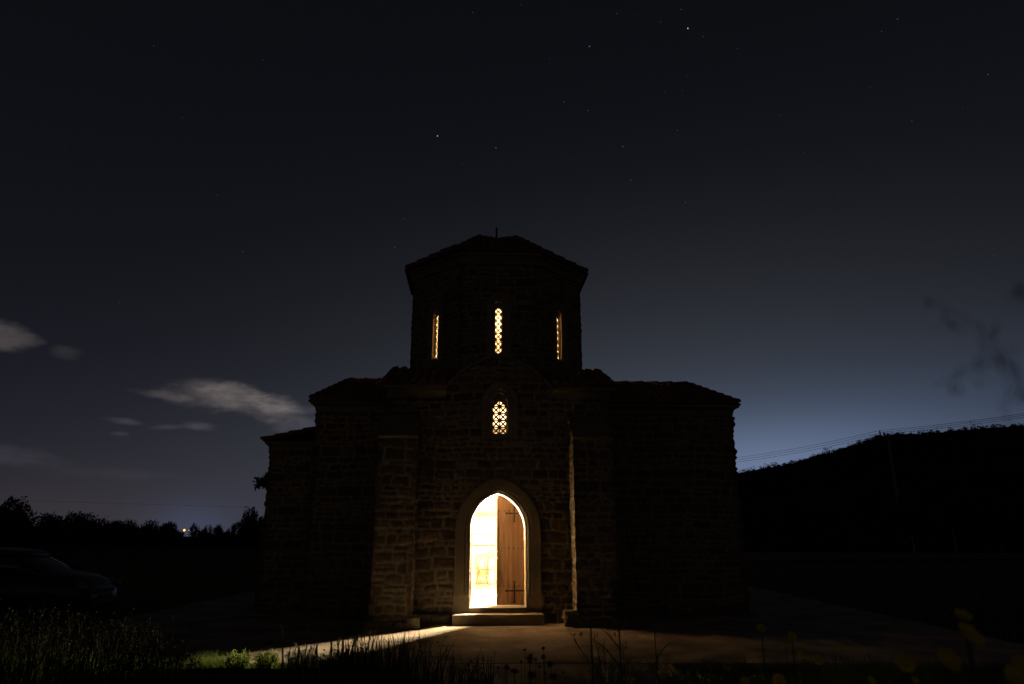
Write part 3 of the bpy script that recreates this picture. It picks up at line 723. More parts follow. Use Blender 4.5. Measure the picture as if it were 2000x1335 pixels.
# ------------------------------------------------------------------ loose stones at the foot of the buttresses
def rock(name, d, loc, rz, label, sd):
    r = random.Random(sd); bm = bmesh.new(); bmesh.ops.create_cube(bm, size=1)
    for v in bm.verts: v.co = Vector((v.co.x*d[0]*r.uniform(.86, 1.1), v.co.y*d[1]*r.uniform(.86, 1.1), v.co.z*d[2]*r.uniform(.85, 1.12)))
    bmesh.ops.subdivide_edges(bm, edges=bm.edges[:], cuts=4, use_grid_fill=True)
    bmesh.ops.smooth_vert(bm, verts=bm.verts[:], factor=.5, use_axis_x=True, use_axis_y=True, use_axis_z=True)
    for v in bm.verts: v.co += Vector((r.uniform(-1, 1), r.uniform(-1, 1), r.uniform(-1, 1)))*.008
    me = bpy.data.meshes.new(name); bm.to_mesh(me); bm.free()
    o = link(name, me, 'coping'); M = chapel.matrix_basis; o.location = M @ Vector(loc); o.rotation_euler = (r.uniform(-.05, .05), r.uniform(-.08, .08), rz)
    tag(o, label, 'stone'); return o
rock('stone_block', (.27, .22, .15), (1.27, -.62, .20), .1, 'squared stone block lying on a lower block at the right buttress foot', 1)
rock('stone_block', (.26, .26, .13), (1.30, -.62, .075), -.1, 'lower stone block under another at the right buttress foot', 2)
rock('stone_block', (.24, .2, .17), (-1.50, -.72, .09), .05, 'rough stone block at the left buttress foot, edge caught by the beam', 3)

# ------------------------------------------------------------------ ground, paving, hill
def bank(X, Y):
    """height of the natural ground"""
    X = np.asarray(X, float); Y = np.asarray(Y, float)
    crest = .24-.34*sstep(-1.4, -.4, X)+.10*sstep(1.2, 2.2, X)
    z = np.where(Y > 7.6, crest*(1-sstep(7.6, 8.9, Y))-.10*sstep(7.6, 8.9, Y), crest+(.42-crest)*np.clip((7.6-Y)/6, 0, 1))
    z = np.where(Y > 9.3, -.06-.06*sstep(7, 9, np.abs(X)), z)
    far = sstep(30, 90, Y)*sstep(10, 40, X)*.25
    return z+far+.02*(vnoise(X*1.3, Y*1.3, 4)-.5)
ys = np.concatenate([np.linspace(-6, 12, 110), np.linspace(12.3, 40, 60), np.geomspace(41, 3000, 50)])
xs = np.concatenate([-np.geomspace(2500, 12, 40), np.linspace(-11.8, 11.8, 120), np.geomspace(12, 2500, 40)])
X, Y = np.meshgrid(xs, ys); Zg = bank(X, Y)
i = np.arange(X.size).reshape(X.shape); Fq = np.stack([i[:-1, :-1], i[:-1, 1:], i[1:, 1:], i[1:, :-1]], -1).reshape(-1, 4)
tag(np_mesh('ground', np.stack([X, Y, Zg], -1).reshape(-1, 3), Fq, 'soil', smooth=True), kind='structure')
def slab(name, x0, x1, y0, y1, z, th=.3, cuts=60):
    xs_ = np.linspace(x0, x1, cuts); ys_ = np.linspace(y0, y1, cuts); X, Y = np.meshgrid(xs_, ys_)
    Z = z+.006*(vnoise(X*.9, Y*1.6, 8)-.5)+.003*(vnoise(X*5, Y*5, 9)-.5)
    i = np.arange(X.size).reshape(X.shape); F = list(map(tuple, np.stack([i[:-1, :-1], i[:-1, 1:], i[1:, 1:], i[1:, :-1]], -1).reshape(-1, 4)))
    mb = MB(); mb.add(np.stack([X, Y, Z], -1).reshape(-1, 3), F)
    e = [*i[0, :], *i[1:, -1], *i[-1, ::-1][1:], *i[::-1, 0][1:-1]]; V = [mb.v[q] for q in e]; k = len(V)
    mb.add(V+[(v[0], v[1], z-th) for v in V], [(q, (q+1) % k, k+(q+1) % k, k+q)[::-1] for q in range(k)])
    return tag(mb.build(name, 'pave'), kind='structure')
slab('paving', -7.6, 7.6, 9.42, 27, 0.0, cuts=140)
slab('paving_apron', -1.35, 2.0, 7.2, 9.412, -.006)
# hill to the right
RPX = [(700, 1046), (900, 1040), (1100, 1000), (1300, 952), (1443, 915), (1500, 905), (1560, 890), (1610, 876), (1650, 866), (1690, 853), (1712, 844), (1740, 842), (1790, 839), (1850, 834), (1900, 829), (1950, 825), (2000, 821), (2200, 806), (2500, 800), (3400, 900)]
raz = np.array([math.atan2(pdir(*p).x, pdir(*p).y) for p in RPX]); rel_ = np.array([math.asin(pdir(*p).z)/math.cos(0) for p in RPX])
az = np.linspace(raz[0], raz[-1], 260); rad = np.concatenate([np.linspace(75, 360, 60), np.linspace(370, 900, 12)])
A, R = np.meshgrid(az, rad); elr = np.interp(A, raz, rel_)
def hill_h(A, R):
    elr = np.interp(A, raz, rel_); top = np.maximum(0, np.tan(elr)*350)-1.5
    f = np.where(R < 350, sstep(75, 350, R)*.55+.45*np.clip((R-75)/275, 0, 1), 1-.5*sstep(350, 900, R))
    hgt = top*f+((vnoise(A*60, R/14, 3)-.5)*2.4+(vnoise(A*200, R/5, 6)-.5)*.8)*np.clip((R-75)/100, 0, 1)*np.clip((355-R)/60+.25, .25, 1)
    return hgt-.6*(R < 76)
Zh = hill_h(A, R); Xh = np.sin(A)*R; Yh = np.cos(A)*R
i = np.arange(A.size).reshape(A.shape); Fq = np.stack([i[:-1, :-1], i[1:, :-1], i[1:, 1:], i[:-1, 1:]], -1).reshape(-1, 4)
tag(np_mesh('hill', np.stack([Xh, Yh, Zh], -1).reshape(-1, 3), Fq, 'hill', smooth=True), kind='structure')
# dirt track along the foot of the hill
tx = np.linspace(8, 140, 60); V = []; 
for x in tx:
    yc = 57+2.5*math.sin(x*.05); zz = float(bank(x, yc))+.06
    V += [(x, yc-9.5, zz-.03), (x, yc, zz+.02), (x, yc+10, zz)]
F = [(a*3+b, (a+1)*3+b, (a+1)*3+b+1, a*3+b+1) for a in range(len(tx)-1) for b in (0, 1)]
tag(MB().add(V, F).build('dirt_track', 'track'), kind='structure')

# ------------------------------------------------------------------ foliage helpers
def leaf_quads(P, size, rg, up=.3, asp=2.2):
    """small bent leaf faces at points P: returns V, F"""
    n = len(P); d = rg.normal(size=(n, 3)); d[:, 2] += up; d /= np.linalg.norm(d, axis=1)[:, None]
    e = np.cross(d, rg.normal(size=(n, 3))); e /= np.linalg.norm(e, axis=1)[:, None]
    L = (size*rg.uniform(.6, 1.3, n))[:, None]; w = L/asp
    V = np.stack([P, P+d*L*.5+e*w*.5, P+d*L, P+d*L*.5-e*w*.5], 1).reshape(-1, 3)
    return V, np.arange(4*n).reshape(n, 4)
def crown_points(n, rg, clumps, flat=1.0):
    P = []
    w = np.array([c[3]**2 for c in clumps]); w = w/w.sum(); k = rg.choice(len(clumps), n, p=w)
    c = np.array(clumps)[k]; d = rg.normal(size=(n, 3)); d /= np.linalg.norm(d, axis=1)[:, None]
    r = rg.uniform(.35, 1.0, n)**.6*(1+.25*rg.normal(size=n)*.5)
    return c[:, :3]+d*(c[:, 3]*r)[:, None]*np.array([1, 1, flat])
def make_tree(name, H, Wd, seed, nleaf, size, shape='round'):
    rg = np.random.RandomState(seed); o = empty(name); tr = MB()
    th = H*(.3 if shape != 'tall' else .15); lean = rg.uniform(-.05, .05)*H
    tr.tube([(0, 0, -.3), (lean*.3, 0, th*.5), (lean*.6, 0, th), (lean, 0, H*.7)], [H*.035, H*.03, H*.024, H*.008], 7)
    cl = []
    for k in range(9 if shape != 'tall' else 7):
        a = rg.uniform(0, 6.28)
        if shape == 'tall': z = H*(.18+.72*k/6); rr = Wd*.16*(.5+math.sin(math.pi*(k+1)/8)); x, y = .12*Wd*math.cos(a), .12*Wd*math.sin(a); rad = Wd*.42*(.45+.6*math.sin(math.pi*(k+1)/8.2))
        else: z = H*rg.uniform(*((.22, .86) if H > 5.5 else (.38, .86))); q = math.sqrt(max(0, 1-((z/H-.52)/.48)**2)); x, y = Wd*.36*q*math.cos(a), Wd*.36*q*math.sin(a); rad = Wd*rg.uniform(.17, .27)
        cl.append((x+lean*z/H, y, z, rad)); tr.tube([(lean*.5, 0, th*.9), ((x+lean)*.5, y*.5, (z+th)*.5), (x, y, z)], [H*.014, H*.009, H*.003], 5)
    tr.build('trunk', 'bark', o)
    V, F = leaf_quads(crown_points(nleaf, rg, cl, .85), size, rg)
    np_mesh('crown', V, F, 'leafD', o); o['top'] = float(np.percentile(V[:, 2], 99.3)); return o

# far tree line on the left
ordn = ['first', 'second', 'third', 'fourth', 'fifth', 'sixth', 'seventh', 'eighth', 'ninth', 'tenth', 'eleventh', 'twelfth', 'thirteenth', 'fourteenth', 'fifteenth', 'sixteenth', 'seventeenth', 'eighteenth', 'nineteenth', 'twentieth', 'twenty-first', 'twenty-second', 'twenty-third']
TL = [(14, 973, 80, 'round'), (62, 1016, 60, 'round'), (88, 1008, 62, 'round'), (120, 1004, 66, 'round'), (152, 1001, 66, 'round'), (183, 1004, 60, 'round'), (215, 1017, 50, 'round'),
      (240, 1018, 50, 'round'), (268, 1016, 48, 'round'), (296, 1017, 50, 'round'), (322, 1019, 40, 'round'), (345, 1031, 22, 'round'), (390, 1023, 24, 'round'), (404, 1025, 9, 'tall'), (412, 1024, 9, 'tall'),
      (424, 1026, 20, 'round'), (438, 1026, 22, 'round'), (452, 1028, 14, 'round'), (466, 1020, 24, 'round'), (482, 1010, 34, 'round'), (504, 994, 46, 'round'), (545, 1000, 50, 'round')]
protos = [make_tree('far_tree', 6, 6.5, 100+k, 2600, .46) for k in range(4)]+[make_tree('poplar_tree', 6, 2.4, 120, 900, .35, 'tall')]
usedp = set()
for k, (px, ytop, wpx, sh) in enumerate(TL):
    D = 118+14*math.sin(k*2.3); p = at(px, ytop, D); H = p.z+.1; Wt = wpx/FPX*D*1.02
    pi_ = 4 if sh == 'tall' else (k*7) % 4
    if pi_ in usedp: o = copy_tree(protos[pi_])
    else: o = protos[pi_]; usedp.add(pi_)
    o.location = (p.x, D, -.1); bw = 2.4 if sh == 'tall' else 6.5
    o.scale = (Wt/bw*1.1, Wt/bw*1.1, H/protos[pi_]['top']); o.rotation_euler = (0, 0, k*1.7)
    if k == 0: lb = 'largest far tree, tall open crown at the left edge of the horizon'
    elif sh == 'tall': lb = ('left' if k == 13 else 'right')+' one of the two narrow poplars on the horizon right of the town lights'
    elif k == 20: lb = 'tallest far tree close to the chapel left wall'
    elif k == 21: lb = 'far tree partly hidden by the chapel left wall'
    else: lb = f'dark bushy tree on the far horizon, {ordn[k]} tree from the left edge'
    tag(o, lb, 'tree', 'far trees along the left horizon')
# low scrub filling the horizon between them
rg = np.random.RandomState(31); n = 24000
xx = rg.uniform(-130, -38, n); yy = rg.uniform(128, 150, n); hh = .9+2.2*vnoise(xx*.2, yy*.2, 12); qx = xx/(yy*.965); hh[((qx > -.490) & (qx < -.458)) | ((qx > -.412) & (qx < -.396))] = .3
V, F = leaf_quads(np.stack([xx, yy, rg.rand(n)*hh], -1), .7, rg)
tag(np_mesh('far_scrub', V, F, 'leafD'), 'low dark scrub filling the gaps under the far treeline', 'scrub', kind='stuff')
# scrub and small trees on the hill
rg = np.random.RandomState(33); PP = []
nb = 1300; aa = rg.uniform(raz[3], raz[-3], nb); r_ = np.where(rg.rand(nb) < .5, rg.uniform(338, 353, nb), rg.uniform(110, 350, nb))
hb = hill_h(aa, r_); sz = rg.uniform(.5, 1.5, nb)*(1+.9*(rg.rand(nb) < .10))
for a, r, z, s_ in zip(aa, r_, hb, sz):
    m = 36; q = np.clip(rg.normal(size=(m, 3)), -1.5, 1.5)*np.array([.34, .34, .36])*s_; q[:, 2] += s_*.55
    PP.append(q+np.array([math.sin(a)*r, math.cos(a)*r, z-.2]))
V, F = leaf_quads(np.concatenate(PP), .55, rg, asp=1.5)
tag(np_mesh('hill_scrub', V, F, 'leafD'), 'scrub and small trees covering the dark hill and its ridge', 'scrub', kind='stuff')
# trees at the foot of the hill on the right
RT = [(1500, 990, 62, 90), (1580, 975, 66, 100), (1655, 985, 60, 92), (1752, 962, 60, 95), (1830, 985, 56, 90), (1905, 950, 52, 120), (1985, 965, 50, 110)]
pr = make_tree('hillfoot_tree', 5, 5.5, 141, 3200, .26); pr2 = make_tree('hillfoot_tree', 5, 5.5, 145, 3200, .26)
for k, (px, yt, D, wp) in enumerate(RT):
    o = (pr, pr2)[k] if k < 2 else copy_tree((pr, pr2)[k % 2]); p = at(px, yt, D+8); g = float(bank(p.x, D+8)); Wt = wp/FPX*D
    o.location = (p.x, D+8, g-.05); o.scale = (Wt/5.5, Wt/5.5, (p.z-g)/(pr, pr2)[k % 2]['top']); o.rotation_euler = (0, 0, k*2.1)
    tag(o, f'dim leafy tree at the foot of the hill, {ordn[k]} one right of the chapel', 'tree', 'trees at the foot of the hill')
# tree behind the annexe, one lobe showing past the wall
bt = empty('tree'); p = at(560, 936, 23.5); bt.location = (p.x, 23.5, -.1); tag(bt, 'small leafy tree behind the chapel, foliage poking past the left wall', 'tree')
mb = MB(); mb.tube([(.9, 0, 0), (.8, 0, 1.6), (.5, 0, 2.9), (-.3, 0, 3.5), (-.62, 0, 3.42)], [.12, .1, .07, .03, .01], 7); mb.build('trunk', 'bark', bt)
rg = np.random.RandomState(8); V, F = leaf_quads(crown_points(3000, rg, [(.9, 0, 3.4, .7), (.3, 0, 3.55, .5), (-.2, .1, 3.55, .36), (-.55, 0, 3.42, .30), (-.85, 0, 3.36, .22)], .7), .15, rg); np_mesh('crown', V, F, 'leafD', bt)

for o in bpy.data.objects:
    if 'top' in o: del o['top']
# ------------------------------------------------------------------ town lights
for k, (px, py, D, m, r, lb) in enumerate([(360, 1034, 300, 'sodium', .42, 'bright orange street lamp of the distant town on the horizon'), (369, 1035, 320, 'warmfar', .2, 'small yellowish lamp just right of the bright orange town lamp'),
      (378, 1034.5, 330, 'warmfar', .17, 'faint lamp at the right end of the orange town lights'), (464, 1034, 300, 'teal', .25, 'blue-green lamp between the far trees near the chapel'), (460, 1034.3, 310, 'teal', .12, 'faint small lamp beside the blue-green horizon lamp')]):
    p = at(px, py, D); o = empty('street_lamp', (p.x, D, 0)); tag(o, lb, 'street lamp', 'distant lamps on the horizon')
    mb = MB(); mb.tube([(0, 0, 0), (0, 0, max(.5, p.z-r))], .1, 6); mb.build('lamp_post', 'post', o)
    mb = MB(); mb.lathe([(r*.3, -r), (r*.8, -r*.6), (r, 0), (r*.8, r*.6), (r*.3, r)], c=(0, 0, p.z), n=12); mb.build('lamp_head', m, o, True)

# ------------------------------------------------------------------ power line
PB = at(1734, 850, 75); gz_ = float(hill_h(np.array(math.atan2(PB.x, PB.y)), np.array(math.hypot(PB.x, 75))))
LD = Vector((-4, 15, 0)).normalized(); AD = Vector((LD.y, -LD.x, 0))
up = empty('utility_pole', (PB.x, 75, gz_-.3)); tag(up, 'wooden utility pole with crossarm and three insulators before the hill', 'utility pole')
hz_ = PB.z-gz_+.3
mb = MB(); mb.tube([(0, 0, 0), (0, 0, hz_*.5), (0, 0, hz_)], [.16, .13, .10], 10); mb.build('pole_shaft', 'pole', up)
mb = MB(); mb.box((-AD.x*.42, -AD.y*.42, hz_-.15), (1.35, .1, .12), rz=math.atan2(AD.y, AD.x)); mb.build('crossarm', 'pole', up)
mb = MB(); mb.tube([(-AD.x*.9, -AD.y*.9, hz_-.2), (0, 0, hz_-.75)], .025, 6); mb.build('brace', 'iron', up)
pins = []
for t, hh in ((-.98, .66), (-.48, .52), (.06, .38)):
    b = AD*t; mb = MB(); mb.lathe([(.04, -.1), (.05, 0), (.085, .06), (.06, .14), (.09, .2), (.06, .28), (.095, .34), (.05, hh)], c=(b.x, b.y, hz_-.1), n=10); mb.build('insulator', 'ceramic', up)
    pins.append(Vector((PB.x+b.x, 75+b.y, gz_-.3+hz_-.1+hh)))
WT = [('top', pins[0]), ('middle', pins[1]), ('lowest', pins[2])]
for k, (nm, pn) in enumerate(WT):
    L_ = at((1440, 1440, 1440)[k], (892, 896.5, 901)[k], 104); R_ = at(2000, (806, 809.5, 813.5)[k], 60)
    pts = []
    dl = L_-pn; dr = R_-pn
    for t in np.linspace(2.2, 0, 20): q = pn+dl*t; q.z -= 1.1*t*(1-t) if t < 1 else -.8*(t-1); pts.append(q)
    for t in np.linspace(0, 1.8, 16)[1:]: q = pn+dr*t; q.z -= .5*t*(1-t) if t < 1 else -.3*(t-1); pts.append(q)
    mb = MB(); mb.tube(pts, .018, 5); tag(mb.build('power_wire', 'wire'), f'{nm} of the three power wires running past the hill ridge', 'power line', 'wires on the utility pole')
mb = MB(); pts = [at(-80+k*75, 972+k*2.3, 60) for k in range(9)]; mb.tube(pts, .009, 4); tag(mb.build('power_wire', 'wire'), 'single faint wire crossing the sky above the left treeline', 'power line')
# wire fence by the track
fe = empty('wire_fence', (at(1786, 1077, 60).x, 60, .2)); tag(fe, 'fence of thin metal posts with bent tops beside the dirt track', 'fence')
prev = None; tops = []
for px, y0, y1 in ((1786, 1045, 1077), (1868, 1030, 1077), (1958, 1038, 1080)):
    b = at(px, y1, 60)-fe.location; t = at(px-5, y0, 60)-fe.location; hh = t.z
    x = b.x; mb = MB(); mb.tube([(x, 0, -.4), (x, 0, hh-.25), (x-.16, 0, hh)], .035, 6); mb.build('post', 'post', fe); tops.append((x, hh-.3))
mb = MB()
for f in (.3, .65, 1.0):
    mb.tube([(-6, 0, tops[0][1]*f)]+[(x, 0, h*f) for x, h in tops]+[(16, 0, tops[2][1]*f)], .006, 4)
mb.build('wire', 'wire', fe)

# ------------------------------------------------------------------ parked car
car = empty('parked_car', (-8.98, 16.0, -.20), math.radians(4)); tag(car, 'dark hatchback parked in the field left of the chapel', 'car')
# x runs backwards from the nose (0) to the tail (-4.1)
def loft(name, st, m, parent, n=18, ex=3.2):
    mb = MB(); k = len(st); vs = []
    for x, hw, zb, zt in st:
        cz = (zb+zt)/2; hz = (zt-zb)/2
        for j in range(n):
            w = 2*math.pi*j/n; c, s_ = math.cos(w), math.sin(w)
            vs.append((x, math.copysign(abs(c)**(2/ex), c)*hw, cz+math.copysign(abs(s_)**(2/ex), s_)*hz))
    fs = [(i*n+j, i*n+(j+1) % n, (i+1)*n+(j+1) % n, (i+1)*n+j) for i in range(k-1) for j in range(n)]+[tuple(range(n))[::-1], tuple(range((k-1)*n, k*n))]
    return mb.add(vs, fs).build(name, m, parent, True)
body = loft('body', [(0, .55, .28, .52), (-.06, .68, .22, .70), (-.2, .78, .20, .84), (-.5, .84, .20, .95), (-.95, .87, .2, 1.02), (-1.3, .88, .2, 1.03), (-2.2, .89, .2, 1.0), (-3.2, .88, .2, 1.02), (-3.8, .84, .22, 1.0), (-4.05, .75, .28, .9), (-4.12, .6, .35, .8)], 'paint', car)
loft('roof', [(-1.55, .50, 1.28, 1.40), (-1.75, .56, 1.30, 1.455), (-2.2, .60, 1.32, 1.50), (-2.8, .60, 1.30, 1.50), (-3.4, .56, 1.26, 1.44), (-3.72, .50, 1.2, 1.36)], 'paint', car)
loft('window_band', [(-.95, .55, .85, .99), (-1.25, .72, .85, 1.17), (-1.6, .70, .85, 1.37), (-2.2, .70, .85, 1.43), (-3.2, .69, .85, 1.40), (-3.7, .64, .85, 1.28), (-3.95, .6, .85, 1.05)], 'glassD', car, ex=2.6)
for sy in (-1, 1):
    for xx in (-2.25, -3.3): mb = MB(); mb.tube([(xx, sy*.86, .98), (xx-.02, sy*.78, 1.15), (xx-.05, sy*.64, 1.42)], .028, 6); mb.build('pillar', 'paint', car)
    mb = MB(); mb.tube([(-.98, sy*.80, 1.0), (-1.3, sy*.72, 1.2), (-1.65, sy*.60, 1.42)], .03, 6); mb.build('pillar', 'paint', car)
    h = MB(); h.lathe([(.02, -.055), (.10, -.045), (.14, 0), (.12, .04), (.02, .06)], n=14, sc=(1.35, .55)); h.v = [(v[0]*math.cos(.45*sy)-v[1]*math.sin(.45*sy)-.20, v[0]*math.sin(.45*sy)+v[1]*math.cos(.45*sy)+sy*.66, v[2]*1.5+.73+v[0]*-.25) for v in h.v]; h.build('headlight', 'lens', car, True)
    mb = MB(); mb.box((-1.28, sy*.97, 1.06), (.14, .18, .13), bev=.04); mb.build('mirror', 'plastic', car, True)
    mb = MB(); mb.box((-1.5, sy*.885, .62), (.008, .02, .7)); mb.box((-2.5, sy*.895, .62), (.008, .02, .7)); mb.build('door_gap', 'plastic', car)
    mb = MB(); mb.box((-2.38, sy*.90, .86), (.16, .03, .025), bev=.008); mb.build('door_handle', 'paint', car)
    for xx in (-.78, -3.32):
        w = MB(); w.lathe([(.2, -.1), (.29, -.1), (.31, -.07), (.31, .07), (.29, .1), (.2, .1)], n=28); w.v = [(v[0]+xx, v[2]+sy*.82, v[1]+.31) for v in w.v]; w = w.build('wheel', 'rubber', car, True)
        r = MB(); r.lathe([(.03, 0), (.06, .02), (.19, .015), (.205, .03), (.205, -.03)], n=20)
        for q in range(5): a = q*2*math.pi/5; r.box((.11*math.cos(a), .11*math.sin(a), .025), (.17, .035, .02), rz=a)
        r.v = [(v[0]+xx, sy*(v[2]+.90), v[1]+.31) for v in r.v]; r.build('rim', 'alloy', w)
mb = MB(); mb.box((.0, 0, .60), (.03, .75, .09), bev=.01); mb.box((-.0, 0, .38), (.03, .95, .12), bev=.01); mb.build('grille', 'plastic', car)
mb = MB(); mb.box((.02, 0, .49), (.012, .5, .11), bev=.003); mb.build('number_plate', 'plastic', car)

# ------------------------------------------------------------------ grass
def blades(name, n, reg, hfun, wid, m, label, cat, seed, heads=0, lean=.3, segs=4, clump=0, zfun=bank):
    rg = np.random.RandomState(seed); x0, x1, y0, y1 = reg
    X = rg.uniform(x0, x1, n*3); Y = y0+(y1-y0)*rg.rand(n*3)
    dn = vnoise(X*1.8, Y*1.8, seed); keep = rg.rand(n*3) < .25+1.1*dn**2; X = X[keep][:n]; Y = Y[keep][:n]; k = len(X)
    Z = zfun(X, Y)-.02; H = hfun(X, Y, rg)*rg.uniform(.45, 1.1, k)
    a = rg.uniform(0, 6.28, k); ln = H*lean*rg.uniform(.2, 1.4, k); dx, dy = np.cos(a)*ln, np.sin(a)*ln
    b = a+np.pi/2+rg.normal(0, .5, k); w = wid*rg.uniform(.5, 1.4, k); wx, wy = np.cos(b)*w, np.sin(b)*w
    rows = []
    for i in range(segs+1):
        t = i/segs; q = t**2.2; taper = (1-t**1.5)*.5+.02
        cx, cy, cz = X+dx*q, Y+dy*q, Z+H*(t-.25*lean*q)
        rows.append(np.stack([np.stack([cx-wx*taper, cy-wy*taper, cz], -1), np.stack([cx+wx*taper, cy+wy*taper, cz], -1)], 1))
    V = np.concatenate(rows, 1).reshape(-1, 3); per = 2*(segs+1); b0 = np.arange(k)[:, None]*per
    F = np.concatenate([np.stack([b0[:, 0]+2*i, b0[:, 0]+2*i+1, b0[:, 0]+2*i+3, b0[:, 0]+2*i+2], -1) for i in range(segs)])
    if heads:
        hs = rg.rand(k) < heads; tip = np.stack([X+dx, Y+dy, Z+H*(1-.25*lean)], -1)[hs]; hd = np.stack([dx, dy, H], -1)[hs]; hd /= np.linalg.norm(hd, axis=1)[:, None]
        m_ = 7; P = np.concatenate([tip-hd*(.11*q/m_)+rg.normal(0, .004, tip.shape) for q in range(m_)])
        V2, F2 = leaf_quads(P, .026, rg, up=.8, asp=2.6); F = np.concatenate([F, F2+len(V)]); V = np.concatenate([V, V2])
    return tag(np_mesh(name, V, F, m), label, cat, kind='stuff')
def low(x, y): return .10+.90*np.maximum(1-sstep(-.46, -.41, x/y), sstep(-.27, -.22, x/y))
blades('tall_grass', 7000, (-6.5, -2.0, 4.4, 8.9), lambda x, y, r: low(x, y)*(.26+.34*sstep(-2.2, -5.0, x)+.18*vnoise(x*1.5, y*1.5, 3)), .006, 'grassD', 'tall dry grass with seed heads filling the lower left foreground', 'grass', 61, heads=.45)
blades('meadow_grass', 6000, (-8.5, -1.8, 5.0, 9.2), lambda x, y, r: low(x, y)*(.20+.15*vnoise(x, y, 5)), .009, 'grassG', 'short green grass under the tall dry stalks on the left bank', 'grass', 62)
blades('reed_grass', 900, (-2.3, -.15, 5.6, 8.3), lambda x, y, r: low(x, y)*(.40+.15*vnoise(x*2, y, 5)+.05*(y-6)), .011, 'grassD', 'tall dark grass blades standing before the lit paving', 'grass', 63, heads=.25, lean=.28, segs=6)
blades('reed_grass', 90, (-2.3, -.25, 6.8, 8.4), lambda x, y, r: .62+0*x, .020, 'grassG', 'broad dark blades rising above the finer grass before the beam', 'grass', 64, lean=.35, segs=7)
blades('bank_grass', 6000, (-1.8, 3.6, 3.6, 7.4), lambda x, y, r: low(x, y)*(.14+.10*vnoise(x*2, y, 5)), .007, 'grassG', 'short grass on the dark bank in front of the paving', 'grass', 65, lean=.5)
blades('bank_grass', 3500, (.95, 3.6, 6.2, 8.3), lambda x, y, r: .22+.16*vnoise(x*2, y, 7), .006, 'grassG', 'dense grass tuft belt on the right edge of the apron', 'grass', 66, lean=.5)
blades('bank_grass', 7000, (3.4, 8.5, 4.5, 9.3), lambda x, y, r: .18+.18*vnoise(x*1.6, y, 9), .008, 'grassG', 'dark grass in the lower right foreground', 'grass', 67, lean=.5)
blades('edge_grass', 2600, (1.2, 7.4, 8.7, 9.4), lambda x, y, r: .10+.20*vnoise(x*2.2, y, 14), .007, 'grassG', 'ragged weeds along the near edge of the paving on the right', 'grass', 73, lean=.6)
blades('field_grass', 16000, (-22, -7.7, 9, 40), lambda x, y, r: .16+0*x, .03, 'grassG', 'rough grass of the field beyond the left edge of the paving', 'grass', 68, segs=2, lean=.6)
blades('field_grass', 16000, (7.7, 40, 9, 46), lambda x, y, r: .18+0*x, .03, 'grassG', 'rough grass of the field beyond the right edge of the paving', 'grass', 69, segs=2, lean=.6)

# ------------------------------------------------------------------ plants
def bushy(name, X, Y, H, Wd, seed, lm, nstem, nl, size, flowers, label, cat='plant', asp=3.0):
    rg = np.random.RandomState(seed); g = float(bank(X, Y)) if not (abs(X) < 7.6 and Y > 9.42) else 0.0
    o = empty(name, (X, Y, g)); tag(o, label, cat); st = MB(); P = []; tips = []
    for s_ in range(nstem):
        a = rg.uniform(0, 6.28); r = Wd*.5*math.sqrt(rg.rand()); h = H*rg.uniform(.6, 1.0)
        p = [Vector((r*.3*math.cos(a)*t*0+r*math.cos(a)*(.4+.6*t), r*math.sin(a)*(.4+.6*t), h*t)) for t in (0, .4, .75, 1)]
        st.tube(p, [.004, .0035, .003, .0015], 5); tips.append(p[-1])
        for q in range(nl):
            t = rg.uniform(.12, 1); k = t*3; i = min(2, int(k if t < .99 else 2)); pt = p[0].lerp(p[-1], t); P.append(pt)
    st.build('stem', 'stemM', o)
    V, F = leaf_quads(np.array(P), size, rg, up=.5, asp=asp); np_mesh('foliage', V, F, lm, o)
    for f in range(flowers):
        c = tips[f % len(tips)]+Vector((rg.normal()*.02, rg.normal()*.02, .01)); flower(c, .011, o, rg)
    return o
def flower(c, r, parent, rg, tilt=None, m='yellow'):
    mb = MB(); ax = Vector((rg.normal()*.5, -.5+rg.normal()*.4, .8)).normalized() if tilt is None else Vector(tilt).normalized()
    a = ax.orthogonal().normalized(); b = ax.cross(a); c = Vector(c)
    npet = 6; 
    for k in range(npet):
        w = 2*math.pi*k/npet; d = a*math.cos(w)+b*math.sin(w); e = ax.cross(d)
        mb.add([c+d*r*.2, c+d*r*.75+e*r*.55+ax*r*.30, c+d*r*1.0+ax*r*.42, c+d*r*.75-e*r*.55+ax*r*.30], [(0, 1, 2, 3)])
    f = mb.build('flower', m, parent)
    m2 = MB(); m2.add([c+ax*r*.18]+[c+(a*math.cos(q)+b*math.sin(q))*r*.24+ax*r*.06 for q in np.linspace(0, 5.5, 8)], [(0, 1+q, 1+(q+1) % 8) for q in range(8)]); m2.build('flower_centre', m, f)
# the plants the beam picks out
bushy('leafy_plant', -3.40, 9.18, .27, .34, 1, 'leafG', 60, 22, .042, 10, 'bright green weed with small yellow flowers lit by the beam, left end')
bushy('leafy_plant', -3.04, 9.20, .29, .34, 2, 'leafG', 60, 22, .042, 9, 'bright green weed with tallest yellow flower stalks in the beam')
bushy('silver_plant', -2.62, 9.22, .32, .42, 3, 'leafS', 46, 34, .050, 0, 'silvery leafed bushy plant lit by the beam beside the paving', asp=4)
bushy('silver_plant', -2.28, 9.12, .24, .30, 4, 'leafS', 24, 26, .045, 0, 'smaller darker silver plant right of the bright silvery one', asp=4)
bushy('leafy_plant', -3.72, 9.05, .12, .3, 5, 'leafG', 12, 10, .03, 1, 'low dim weed just left of the lit green plants')
blades('lit_grass', 4200, (-4.0, -2.1, 9.0, 9.40), lambda x, y, r: .15+.13*vnoise(x*3, y, 21), .006, 'grassG', 'short bright grass among the plants caught by the beam', 'grass', 71, lean=.5)
bushy('yellow_weed', -4.9, 8.0, .40, .25, 6, 'leafG', 7, 12, .03, 2, 'faint weed with orange yellow flowers in the dark grass, lower left')
